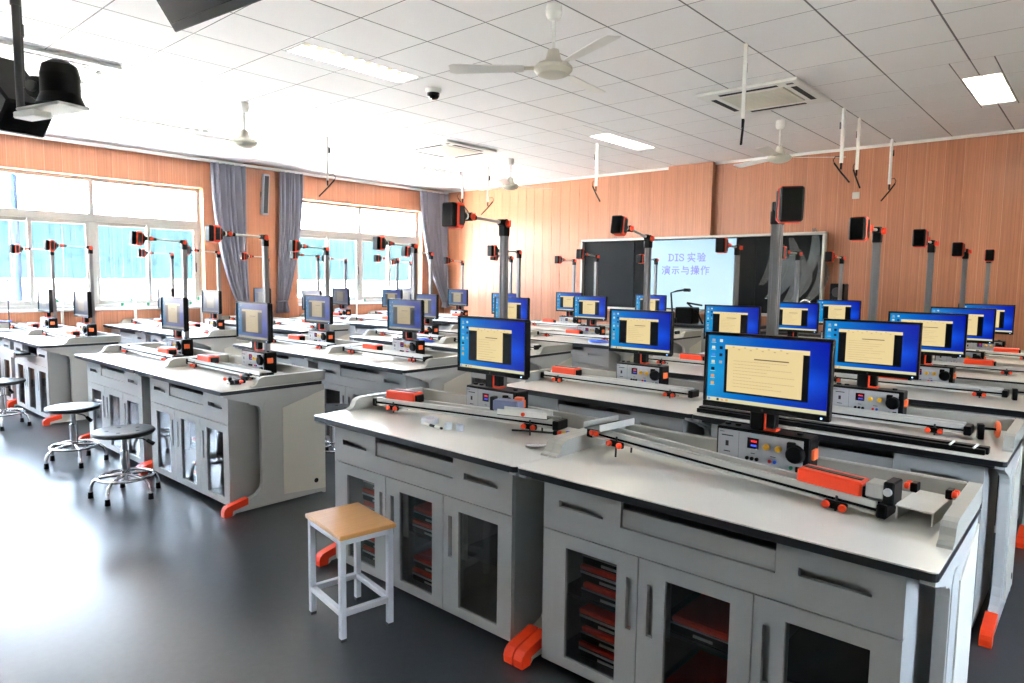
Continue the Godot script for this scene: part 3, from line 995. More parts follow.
		tube(st, [Vector3(0.085, 2.70, 0), Vector3(0, 2.60, 0), Vector3(-0.11, 2.485, 0)], 0.009, 8)
		put(st, "microphone_body", M["black"], o)
		st = S()
		tube(st, [Vector3(0.085, 2.70, 0), Vector3(0.10, 2.735, 0.0), Vector3(0.075, 2.765, 0), Vector3(0.015, 2.755, 0)], 0.004, 6)
		put(st, "cable", M["black"], o)
	# television hung from the ceiling; it faces the back of the room and leans down
	var tv := thing("hanging_television", "black flat television hung tilted from the ceiling, only its corner in view", "television", Vector3(-3.2, 2.545, -1.35), deg_to_rad(6.0))
	var tb := Basis(Vector3.RIGHT, deg_to_rad(36.0))
	var st := S()
	box(st, tb * Vector3(0.52, 0.30, -0.02), Vector3(1.04, 0.60, 0.04), 0.004, tb)
	put(st, "shell", M["bezel"], tv)
	st = S()
	box(st, tb * Vector3(0.52, 0.312, 0.002), Vector3(1.0, 0.552, 0.003), 0.0, tb)
	put(st, "screen_panel", M["screen_off"], tv)
	st = S()
	cyl(st, tb * Vector3(0.52, 0.35, -0.04), Vector3(0.52, CEIL - 2.545, 0.10), 0.02, -1, 10)
	put(st, "hanger_pole", M["bezel"], tv)
	# tracking camera on a hung shelf
	var pc := thing("tracking_camera", "black domed tracking camera on a white hung shelf", "camera", Vector3(-3.03, 2.095, -0.85), deg_to_rad(15.0))
	st = S()
	lathe(st, [Vector2(0, 0.165), Vector2(0.03, 0.163), Vector2(0.058, 0.145), Vector2(0.066, 0.11), Vector2(0.066, 0.04), Vector2(0.082, 0.0), Vector2(0, 0.0)], Vector3(0.0, 0.0125, 0), 24)
	put(st, "turret", M["black"], pc)
	st = S()
	lathe(st, [Vector2(0, 0.05), Vector2(0.04, 0.04), Vector2(0.05, 0.0), Vector2(0.04, -0.04), Vector2(0, -0.05)], Vector3(-0.115, 0.085, 0.0), 18, Vector3(0.4, 0, 1).normalized())
	put(st, "lens_barrel", M["black"], pc)
	st = S()
	cyl(st, Vector3(-0.10, 0.085, 0.04), Vector3(-0.092, 0.085, 0.058), 0.02, -1, 14)
	put(st, "lens", M["dark_grey"], pc)
	put(bx(-0.19, 0.08, 0.0, 0.012, -0.06, 0.06, 0.004), "shelf", M["white_metal"], pc)
	put(bx(-0.19, -0.06, -0.03, -0.005, 0.0, 0.07, 0.004), "bracket_plate", M["white_metal"], pc)
	st = S()
	cyl(st, Vector3(-0.21, -0.02, 0.03), Vector3(-0.21, CEIL - 2.095, 0.03), 0.0135, -1, 10)
	cyl(st, Vector3(-0.21, 0.40, 0.03), Vector3(-0.21, 0.45, 0.03), 0.018, -1, 10)
	put(st, "hanger_pole", M["dark_grey"], pc)
	var sb := thing("hanging_speaker", "black wedge shaped speaker hung beside the tracking camera", "speaker", Vector3(-3.60, 2.12, -0.85), deg_to_rad(15.0))
	var lean := Basis(Vector3(0, 0, 1), deg_to_rad(-42.0))
	st = S()
	box(st, Vector3(-0.08, 0.13, 0.0), Vector3(0.36, 0.16, 0.20), 0.01, lean)
	put(st, "cabinet", M["black"], sb)
	st = S()
	box(st, Vector3(-0.08, 0.13, 0.0) + lean * Vector3(0, -0.084, 0), Vector3(0.32, 0.006, 0.18), 0.0, lean)
	put(st, "grille", M["dark_grey"], sb)
	st = S()
	cyl(st, Vector3(0.03, 0.15, 0.0), Vector3(0.03, CEIL - 2.12, 0.0), 0.0135, -1, 10)
	cyl(st, Vector3(0.03, 0.36, 0.0), Vector3(0.03, 0.41, 0.0), 0.018, -1, 10)
	put(st, "hanger_pole", M["dark_grey"], sb)

# a flat square ring lying level, half widths a (outer) and b (inner)
func ring_flat(st: SurfaceTool, a: float, b: float, y0: float, y1: float, bev: float) -> void:
	addb(st, -a, a, y0, y1, b, a, bev)
	addb(st, -a, a, y0, y1, -a, -b, bev)
	addb(st, -a, -b, y0, y1, -b, b, bev)
	addb(st, b, a, y0, y1, -b, b, bev)

# ---------------------------------------------------------------- benches
const HW := 0.679

func make_bench(label: String) -> Node3D:
	var o := thing("laboratory_bench", label, "bench", Vector3.ZERO, 0, "laboratory benches")
	# top
	var outline := PackedVector2Array()
	for c in [[-HW + 0.02, -0.02, PI, 1.5 * PI], [HW - 0.02, -0.02, 1.5 * PI, TAU]]:
		for k in 5:
			var t: float = lerpf(c[2], c[3], k / 4.0)
			outline.append(Vector2(c[0] + 0.02 * cos(t), c[1] - 0.02 * sin(t)))
	outline.append(Vector2(HW, -0.69))
	outline.append(Vector2(-HW, -0.69))
	var st := S()
	prism(st, outline, Vector3(0, 0.777, 0), Vector3.RIGHT, Vector3(0, 0, 1), Vector3(0, 0.004, 0))
	var top := put(st, "tabletop", M["top"], o)
	var out2 := PackedVector2Array()
	for p in outline: out2.append(p)
	st = S()
	prism(st, out2, Vector3(0, 0.755, 0), Vector3.RIGHT, Vector3(0, 0, 1), Vector3(0, 0.0215, 0))
	put(st, "edge_band", M["edge"], top)
	put(bx(-0.64, 0.64, 0.735, 0.7545, -0.65, -0.045), "under_frame", M["dark_grey"], o)
	# raised rim
	put(bx(-HW + 0.04, HW - 0.04, 0.7815, 0.845, -0.715, -0.692, 0.004), "back_rim", M["rim_grey"], o)
	for s in [-1.0, 1.0]:
		st = S()
		var prof := PackedVector2Array([Vector2(-0.195, 0.7815), Vector2(-0.20, 0.789), Vector2(-0.218, 0.795), Vector2(-0.228, 0.808), Vector2(-0.238, 0.828), Vector2(-0.256, 0.84), Vector2(-0.285, 0.845), Vector2(-0.715, 0.845), Vector2(-0.715, 0.7815)])
		prism(st, prof, Vector3(HW * s, 0, 0), Vector3(0, 0, 1), Vector3.UP, Vector3(-0.038 * s, 0, 0))
		put(st, "side_rim", M["rim_grey"], o)
		# end panel
		st = S()
		var pp := PackedVector2Array([Vector2(-0.012, 0.7545), Vector2(-0.012, 0.742), Vector2(-0.03, 0.735), Vector2(-0.06, 0.725), Vector2(-0.17, 0.69), Vector2(-0.185, 0.678), Vector2(-0.225, 0.668), Vector2(-0.245, 0.655), Vector2(-0.255, 0.63), Vector2(-0.255, 0.17), Vector2(-0.245, 0.13), Vector2(-0.215, 0.10), Vector2(-0.17, 0.085), Vector2(-0.03, 0.055), Vector2(-0.012, 0.04), Vector2(-0.012, 0.0), Vector2(-0.06, 0.0), Vector2(-0.075, 0.012), Vector2(-0.69, 0.012), Vector2(-0.70, 0.0), Vector2(-0.715, 0.0), Vector2(-0.715, 0.7545)])
		prism(st, pp, Vector3((HW - 0.006) * s, 0, 0), Vector3(0, 0, 1), Vector3.UP, Vector3(-0.034 * s, 0, 0))
		var ep := put(st, "end_panel", M["panel_grey"], o)
		st = S()
		prism(st, PackedVector2Array([Vector2(-0.40, 0.06), Vector2(-0.40, 0.63), Vector2(-0.712, 0.715), Vector2(-0.712, 0.035)]), Vector3((HW - 0.006) * s, 0, 0), Vector3(0, 0, 1), Vector3.UP, Vector3(0.005 * s, 0, 0))
		put(st, "inset_panel", M["panel_cream"], ep)
		st = S()
		prism(st, PackedVector2Array([Vector2(-0.268, 0.12), Vector2(-0.268, 0.66), Vector2(-0.285, 0.685), Vector2(-0.325, 0.692), Vector2(-0.36, 0.685), Vector2(-0.377, 0.66), Vector2(-0.377, 0.09)]), Vector3((HW - 0.006) * s, 0, 0), Vector3(0, 0, 1), Vector3.UP, Vector3(0.003 * s, 0, 0))
		put(st, "raised_rib", M["panel_grey"], ep)
		st = S()
		cyl(st, Vector3((HW - 0.001) * s, 0.10, -0.64), Vector3((HW + 0.0005) * s, 0.10, -0.64), 0.016, -1, 14)
		put(st, "cable_port", M["slot"], ep)
		st = S()
		var ft := PackedVector2Array([Vector2(0.0, 0.0), Vector2(0.002, 0.03), Vector2(-0.004, 0.048), Vector2(-0.02, 0.062), Vector2(-0.05, 0.070), Vector2(-0.155, 0.0925), Vector2(-0.155, 0.05), Vector2(-0.055, 0.03), Vector2(-0.05, 0.0)])
		prism(st, ft, Vector3((HW - 0.002) * s, 0, 0), Vector3(0, 0, 1), Vector3.UP, Vector3(-0.044 * s, 0, 0))
		put(st, "orange_foot", M["orange"], ep)
	# cabinet
	var zf := -0.075
	put(bx(-0.60, -0.584, 0.03, 0.735, -0.60, zf - 0.019), "cabinet_side", M["bench_grey"], o)
	put(bx(0.584, 0.60, 0.03, 0.735, -0.60, zf - 0.019), "cabinet_side", M["bench_grey"], o)
	st = S()
	addb(st, -0.584, 0.584, 0.03, 0.05, -0.60, zf - 0.019)
	addb(st, -0.584, 0.584, 0.05, 0.735, -0.60, -0.588)
	addb(st, -0.584, 0.584, 0.555, 0.57, -0.588, zf - 0.03)
	for x in [-0.19, 0.205]: addb(st, x - 0.007, x + 0.007, 0.05, 0.555, -0.588, zf - 0.03)
	var car := put(st, "cabinet_inside", M["inside"], o)
	for x in [[-0.583, -0.198], [-0.182, 0.197], [0.213, 0.583]]:
		put(bx(x[0], x[1], 0.275, 0.285, -0.587, zf - 0.08), "shelf", M["dark_grey"], car)
	# apron with two pull slots and the keyboard tray
	st = S()
	var y0 := 0.552
	var y1 := 0.735
	addb(st, -0.60, 0.60, y0, 0.632, zf - 0.018, zf)
	for q in [[-0.60, -0.265, -0.53, -0.337], [0.265, 0.60, 0.33, 0.522]]:
		addb(st, q[0], q[1], 0.669, y1, zf - 0.018, zf)
		addb(st, q[0], q[1], 0.632, 0.643, zf - 0.018, zf)
		addb(st, q[0], q[2], 0.643, 0.669, zf - 0.018, zf)
		addb(st, q[3], q[1], 0.643, 0.669, zf - 0.018, zf)
	var ap := put(st, "apron", M["bench_grey"], o)
	for q in [[-0.53, -0.337], [0.33, 0.522]]:
		put(bx(q[0] - 0.04, q[1] + 0.04, 0.62, 0.69, zf - 0.064, zf - 0.059), "pull_slot", M["bench_grey"], ap)
	put(bx(-0.262, 0.262, 0.635, 0.698, zf - 0.022, zf - 0.006, 0.002), "keyboard_tray", M["bench_grey"], o)
	put(bx(-0.264, 0.264, 0.634, 0.734, zf - 0.36, zf - 0.35), "tray_recess", M["bench_grey"], o)
	# doors
	for q in [[-0.60, -0.192, -0.495, -0.275, -0.225], [-0.188, 0.203, -0.088, 0.134, -0.142], [0.207, 0.60, 0.30, 0.526, 0.248]]:
		st = S()
		var dx0: float = q[0]
		var dx1: float = q[1]
		var px0: float = q[2]
		var px1: float = q[3]
		var sx: float = q[4]
		addb(st, dx0, dx1, 0.035, 0.075, zf - 0.018, zf)
		addb(st, dx0, dx1, 0.497, 0.548, zf - 0.018, zf)
		var edges := [dx0, px0, px1, dx1]
		for e in [[dx0, px0], [px1, dx1]]:
			if sx > e[0] and sx < e[1]:
				addb(st, e[0], sx - 0.012, 0.075, 0.497, zf - 0.018, zf)
				addb(st, sx + 0.012, e[1], 0.075, 0.497, zf - 0.018, zf)
				addb(st, sx - 0.012, sx + 0.012, 0.075, 0.283, zf - 0.018, zf)
				addb(st, sx - 0.012, sx + 0.012, 0.466, 0.497, zf - 0.018, zf)
			else:
				addb(st, e[0], e[1], 0.075, 0.497, zf - 0.018, zf)
		var dr := put(st, "door", M["bench_grey"], o)
		put(bx(sx - 0.045, sx + 0.045, 0.26, 0.49, zf - 0.064, zf - 0.059), "pull_slot", M["bench_grey"], dr)
		put(bx(px0, px1, 0.075, 0.497, zf - 0.014, zf - 0.010), "pane", M["cabinet_glass"], dr)
	st = S()
	for x in [-0.55, 0.55]:
		for z in [-0.14, -0.54]: cyl(st, Vector3(x, 0, z), Vector3(x, 0.03, z), 0.018, 0.012, 10)
	put(st, "levelling_feet", M["chrome"], car)
	return o

# instrument box that stands at the back of a bench; origin at its foot, front towards +z
func make_instrument(label: String) -> Node3D:
	var o := thing("instrument_box", label, "instrument", Vector3.ZERO, 0, "bench instrument boxes")
	put(bx(-0.172, 0.172, 0.0, 0.152, -0.09, 0.0, 0.004), "case", M["black"], o)
	var st := S()
	var fp := put(bx(-0.164, 0.150, 0.016, 0.142, 0.0003, 0.004, 0.001), "front_panel", M["instrument"], o)
	put(bx(-0.050, -0.008, 0.085, 0.125, 0.0042, 0.0055), "display_window", M["black_gloss"], fp)
	for q in [["digit_red", 0.106, 0.118], ["digit_blue", 0.091, 0.102]]:
		st = S()
		for k in 4: addb(st, -0.036 + 0.0055 * k, -0.0318 + 0.0055 * k, lerpf(q[1], q[2], 0.25), lerpf(q[1], q[2], 0.85), 0.0056, 0.0064)
		put(st, "display_digits", M[q[0]], fp)
	for x in [0.022, 0.066]:
		st = S()
		cyl(st, Vector3(x, 0.100, 0.004), Vector3(x, 0.100, 0.019), 0.012, 0.0105, 16, 0.002)
		put(st, "yellow_knob", M["yellow"], o)
	for x in [-0.048, -0.030, -0.012]:
		st = S()
		cyl(st, Vector3(x, 0.048, 0.004), Vector3(x, 0.048, 0.010), 0.0072, -1, 12)
		put(st, "black_socket", M["black"], o)
	for q in [[0.036, "red"], [0.054, "blue"], [0.112, "green"]]:
		st = S()
		cyl(st, Vector3(q[0], 0.050 if q[1] != "green" else 0.040, 0.004), Vector3(q[0], 0.050 if q[1] != "green" else 0.040, 0.010), 0.0065, -1, 12)
		put(st, q[1] + "_socket", M[q[1]], o)
	put(bx(0.127, 0.146, 0.028, 0.048, 0.004, 0.010, 0.002), "power_switch", M["black"], o)
	st = S()
	cyl(st, Vector3(0.126, 0.092, 0.003), Vector3(0.126, 0.092, 0.030), 0.034, 0.030, 18, 0.004)
	addb(st, 0.098, 0.125, 0.100, 0.134, 0.003, 0.024, 0.003)
	put(st, "plug_adapter", M["black"], o)
	st = S()
	for q in [[-0.150, -0.105, 0.118, 0.122], [-0.134, -0.122, 0.08, 0.100], [-0.140, -0.115, 0.058, 0.0615], [-0.036, -0.020, 0.066, 0.0685], [0.036, 0.056, 0.066, 0.0685], [-0.158, -0.14, 0.132, 0.134]]:
		addb(st, q[0], q[1], q[2], q[3], 0.0042, 0.0046)
	put(st, "printed_marks", M["print"], fp).set_meta("kind", "stuff")
	put(bx(-0.0835, -0.0825, 0.02, 0.138, 0.0042, 0.0045), "printed_divider", M["print"], fp)
	put(bx(0.1722, 0.184, 0.075, 0.112, -0.055, -0.012, 0.002), "orange_tab", M["orange_pale"], o)
	for x in [-0.15, -0.11, 0.12]:
		st = S()
		cyl(st, Vector3(x, 0.152, -0.05), Vector3(x, 0.159, -0.05), 0.012, -1, 10)
		put(st, "top_button", M["black"], o)
	return o

func make_monitor(label: String, variant: int) -> Node3D:
	var o := thing("monitor", label, "monitor", Vector3.ZERO, 0, "bench monitors")
	var w := 0.232
	var st := S()
	ring(st, -w, w, 0.0, 0.285, -w + 0.012, w - 0.012, 0.022, 0.273, 0.0, 0.022, 0.002)
	put(st, "bezel", M["bezel"], o)
	st = S()
	addb(st, -w + 0.004, w - 0.004, 0.004, 0.281, -0.022, -0.0001, 0.006)
	addb(st, -0.12, 0.12, 0.05, 0.22, -0.04, -0.021, 0.01)
	put(st, "back_shell", M["bezel"], o)
	put(screen_quad(-w + 0.012, w - 0.012, 0.022, 0.273, 0.012), "screen", M["desktop_%d" % variant], o)
	st = S()
	cyl(st, Vector3(0, 0.011, 0.0221), Vector3(0, 0.011, 0.0228), 0.005, -1, 12)
	put(st, "maker_badge", M["dark_grey"], o)
	put(bx(w - 0.03, w - 0.024, 0.008, 0.013, 0.0221, 0.0228), "power_led", M["led_blue"], o)
	var mb := put(bx(-0.055, 0.0, -0.068, 0.012, -0.045, -0.001, 0.006), "mount_block", M["black"], o)
	put(bx(0.0, 0.040, -0.058, 0.0, -0.042, -0.004, 0.004), "mount_insert", M["black"], mb)
	st = S()
	addb(st, 0.0005, 0.046, 0.0005, 0.008, -0.044, 0.002, 0.001)
	addb(st, 0.0005, 0.046, -0.067, -0.0585, -0.044, 0.002, 0.001)
	addb(st, 0.0005, 0.008, -0.0584, 0.0004, -0.0035, 0.002, 0.001)
	put(st, "orange_clip", M["orange"], mb)
	return o

# camera on an arm; origin on the bench top, arm along +z
func make_arm(label: String, turn: float, lift: float) -> Node3D:
	var o := thing("camera_arm", label, "camera stand", Vector3.ZERO, 0, "bench camera arms")
	var h := 1.69 - TOP
	put(bx(-0.035, 0.035, 0.0, 0.05, -0.0178, 0.0178, 0.004), "clamp_base", M["black"], o)
	var st := S()
	addb(st, -0.0145, 0.0145, 0.05, h, -0.0145, 0.0145, 0.003)
	for s in [-1.0, 1.0]:
		addb(st, 0.0146 * s, 0.0175 * s, 0.05, h, -0.0145, -0.006)
		addb(st, 0.0146 * s, 0.0175 * s, 0.05, h, 0.006, 0.0145)
		addb(st, -0.0145, -0.006, 0.05, h, 0.0146 * s, 0.0175 * s)
		addb(st, 0.006, 0.0145, 0.05, h, 0.0146 * s, 0.0175 * s)
	put(st, "pole", M["pole_alu"], o)
	put(bx(-0.021, 0.021, h, h + 0.05, -0.021, 0.021, 0.004), "pole_cap", M["black"], o)
	var joint := Vector3(0, h + 0.06, 0)
	var yaw := Basis(Vector3.UP, turn)
	var b := yaw * Basis(Vector3.RIGHT, -lift)
	st = S()
	cyl(st, joint - yaw.x * 0.022, joint + yaw.x * 0.018, 0.024, -1, 16, 0.003)
	box(st, joint + b * Vector3(0, 0.006, 0.02), Vector3(0.034, 0.03, 0.04), 0.004, b)
	var jm := put(st, "elbow", M["black"], o)
	st = S()
	cyl(st, joint + yaw.x * 0.0182, joint + yaw.x * 0.032, 0.019, 0.017, 12, 0.003)
	box(st, joint + yaw.x * 0.036, Vector3(0.010, 0.034, 0.010), 0.002, yaw)
	put(st, "orange_knob", M["orange"], jm)
	st = S()
	cyl(st, joint + b * Vector3(0, 0.006, 0.04), joint + b * Vector3(0, 0.006, 0.235), 0.0075, -1, 12)
	put(st, "arm_rod", M["alu_white"], o)
	st = S()
	cyl(st, joint + b * Vector3(0, 0.006, 0.225), joint + b * Vector3(0, 0.006, 0.25), 0.014, -1, 12, 0.002)
	cyl(st, joint + b * Vector3(0.02, 0.006, 0.268), joint + b * Vector3(-0.02, 0.006, 0.268), 0.020, -1, 14, 0.003)
	var wj := put(st, "wrist", M["black"], o)
	st = S()
	cyl(st, joint + b * Vector3(0.0202, 0.006, 0.268), joint + b * Vector3(0.030, 0.006, 0.268), 0.017, 0.015, 12, 0.002)
	box(st, joint + b * Vector3(0.034, 0.006, 0.268), Vector3(0.008, 0.03, 0.009), 0.002, b)
	put(st, "orange_knob", M["orange"], wj)
	st = S()
	cyl(st, joint + b * Vector3(0, 0.006, 0.288), joint + b * Vector3(0, 0.006, 0.30), 0.016, -1, 14)
	put(st, "white_collar", M["white_plastic"], wj)
	st = S()
	cyl(st, joint + b * Vector3(0, 0.006, 0.30), joint + b * Vector3(0, 0.006, 0.318), 0.017, 0.022, 14)
	var hc := joint + b * Vector3(0, 0.0, 0.372)
	box(st, hc + b * Vector3(0, 0, -0.042), Vector3(0.056, 0.082, 0.024), 0.012, b)
	box(st, hc + b * Vector3(0, 0, 0.032), Vector3(0.070, 0.108, 0.036), 0.006, b)
	var head := put(st, "camera_head", M["black"], o)
	st = S()
	box(st, hc + b * Vector3(0, 0, -0.008), Vector3(0.078, 0.116, 0.050), 0.010, b)
	put(st, "orange_shell", M["orange"], head)
	for s in [-1.0, 1.0]:
		st = S()
		box(st, hc + b * Vector3(0.0392 * s, 0, -0.008), Vector3(0.002, 0.086, 0.032), 0.0, b)
		put(st, "grey_inlay", M["dark_grey"], head)
	return o

# channel track lying along a bench; origin at the underside of the rail, feet reach down by left and right
func make_track(label: String, left: float, right: float) -> Node3D:
	var o := thing("dynamics_track", label, "track", Vector3.ZERO, 0, "bench dynamics tracks")
	for s in [-1.0, 1.0]:
		var st := S()
		addb(st, -0.58, 0.50, 0.020, 0.042, 0.030 * s, 0.042 * s, 0.002)
		put(st, "rail", M["alu_white"], o)
		st = S()
		addb(st, -0.58, 0.50, 0.0, 0.010, 0.030 * s, 0.045 * s, 0.002)
		put(st, "lower_rail", M["alu_white"], o)
		put(bx(-0.58, 0.50, 0.0095, 0.0205, 0.031 * s, 0.036 * s), "slot", M["black"], o)
	put(bx(-0.58, 0.50, 0.010, 0.013, -0.030, 0.030), "web", M["alu_white"], o)
	for q in [[-0.45, left], [0.39, right]]:
		var x: float = q[0]
		var st := S()
		addb(st, x - 0.034, x + 0.034, -0.012, 0.012, 0.0445, 0.060, 0.003)
		addb(st, x - 0.015, x + 0.015, -0.010, -0.001, -0.06, 0.0445, 0.002)
		var c := put(st, "foot_clamp", M["black"], o)
		for d in [-0.026, 0.024]:
			st = S()
			cyl(st, Vector3(x + d, 0.0, 0.0602), Vector3(x + d, 0.0, 0.074), 0.0125, 0.0115, 12, 0.002)
			put(st, "orange_knob", M["orange"], c)
		for z in [0.052, -0.052]:
			st = S()
			cyl(st, Vector3(x, -q[1], z), Vector3(x, 0.03 if z > 0.0 else -0.002, z), 0.004, -1, 8)
			put(st, "levelling_pin", M["dark_grey"], c)
	put(bx(0.5005, 0.53, -0.006, 0.036, -0.046, 0.046, 0.004), "end_block", M["black"], o)
	put(bx(-0.61, -0.5805, -0.006, 0.036, -0.046, 0.046, 0.004), "end_block", M["black"], o)
	return o

func make_cart(label: String) -> Node3D:
	var o := thing("dynamics_cart", label, "cart", Vector3.ZERO, 0, "orange dynamics carts")
	var st := S()
	addb(st, -0.098, 0.098, 0.012, 0.070, -0.040, 0.040, 0.006)
	put(st, "body", M["orange"], o)
	put(bx(-0.088, 0.088, 0.0701, 0.073, -0.012, 0.012, 0.001), "top_slot", M["dark_grey"], o)
	for x in [-0.06, 0.06]:
		st = S()
		for z in [-0.024, 0.024]: cyl(st, Vector3(x, 0.012, z - 0.004), Vector3(x, 0.012, z + 0.004), 0.012, -1, 12)
		put(st, "wheel_pair", M["black"], o)
	put(bx(0.0981, 0.110, 0.02, 0.06, -0.03, 0.03, 0.003), "bumper", M["black"], o)
	return o

# photograph-read turns of single camera arms (radians, about the pole) and lifts
const ARM_TURN := {"0,5": 0.45, "1,5": 0.02, "4,5": 0.12, "2,5": 0.0, "3,5": 0.0}
const ARM_LIFT := {"1,4": 0.16, "0,5": -0.07, "1,5": -0.03}

func build_benches() -> void:
	var b0: Node3D = null
	var i0: Node3D = null
	var mon := {}
	var t0: Node3D = null
	var c0: Node3D = null
	for r in 5:
		for c in 6:
			var p := rc(r, c)
			var w := where(r, c)
			var lb := "grey bench with white top, " + w
			if b0 == null:
				b0 = make_bench(lb)
				b0.position = p
			else:
				dup(b0, p, 0, lb)
			var li := "grey-faced black instrument box, " + w
			var ip := p + Vector3(0.02 if c > 3 else -0.005, TOP + 0.0005, -0.565)
			if i0 == null:
				i0 = make_instrument(li)
				i0.position = ip
			else:
				dup(i0, ip, 0, li)
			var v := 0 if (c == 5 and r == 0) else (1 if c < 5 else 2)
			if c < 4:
				# window-side screens: glare and off-axis wash painted in as greyer, dimmer colour
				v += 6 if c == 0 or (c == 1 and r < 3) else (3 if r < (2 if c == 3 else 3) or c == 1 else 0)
			var lm: String = ["black monitor with blue desktop, ", "black monitor with bluish screen under painted glare, ", "black monitor with grey screen under painted glare, "][v / 3] + w
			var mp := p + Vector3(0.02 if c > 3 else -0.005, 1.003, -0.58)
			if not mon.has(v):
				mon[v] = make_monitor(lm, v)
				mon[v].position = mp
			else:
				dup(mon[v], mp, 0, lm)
			var key := "%d,%d" % [r, c]
			var turn: float = ARM_TURN.get(key, rng.randf_range(-0.12, 0.12))
			var lift: float = ARM_LIFT.get(key, rng.randf_range(0.0, 0.05))
			var a := make_arm("aluminium pole with black and orange camera, " + w, turn, lift)
			a.position = p + Vector3(0.0, TOP + 0.0005, -0.674)
			var lt := "aluminium rail track lying on bench, " + w
			var tp := p + Vector3(-0.02, TOP + 0.0225, -0.395)
			var trot := Vector3.ZERO
			if key == "0,5" or key == "0,4":
				# these two stand at a slant and turned, on unequal feet
				var tt := make_track(lt, 0.052 if c == 5 else 0.026, 0.018 if c == 5 else 0.040)
				tp = p + Vector3(-0.03 if c == 5 else 0.0, TOP + (0.034 if c == 5 else 0.034), -0.395 if c == 5 else -0.43)
				trot = Vector3(0, deg_to_rad(-4.5 if c == 5 else 7.0), -0.042 if c == 5 else 0.018)
				tt.position = tp
				tt.rotation = trot
			elif t0 == null:
				t0 = make_track(lt, 0.022, 0.022)
				t0.position = tp
			else:
				dup(t0, tp, 0, lt)
			var cx: float = {"0,5": 0.355, "0,4": -0.42, "0,3": -0.33, "0,2": 0.30, "1,5": -0.25, "1,4": -0.42}.get(key, rng.randf_range(-0.45, 0.30))
			var lc := "orange cart sitting on the track, " + w
			var cp := tp + Basis.from_euler(trot) * Vector3(cx, 0.0140, 0)
			if c0 == null:
				c0 = make_cart(lc)
				c0.position = cp
				c0.rotation = trot
			else:
				dup(c0, cp, 0, lc).rotation = trot
	# the tray of one bench by the windows is pulled out
	for n in get_children():
		if String(n.name).begins_with("laboratory_bench") and n.position.distance_to(rc(0, 1)) < 0.01:
			n.get_node("keyboard_tray").position.z = 0.20
			put(bx(-0.25, 0.25, 0.64, 0.652, -0.08, 0.12), "tray_board", M["bench_grey"], n)
	var kb := thing("keyboard", "black keyboard lying on the pulled-out bench tray", "keyboard", rc(0, 1) + Vector3(0, 0.6525, 0.03))
	put(bx(-0.21, 0.21, 0.0, 0.018, -0.065, 0.065, 0.004), "case", M["black"], kb)
	var st := S()
	for i in 4:
		for j in 13: addb(st, -0.2 + 0.031 * j, -0.173 + 0.031 * j, 0.0181, 0.023, -0.056 + 0.029 * i, -0.031 + 0.029 * i)
	var keys := put(st, "keys", M["dark_grey"], kb)
	keys.set_meta("kind", "stuff")

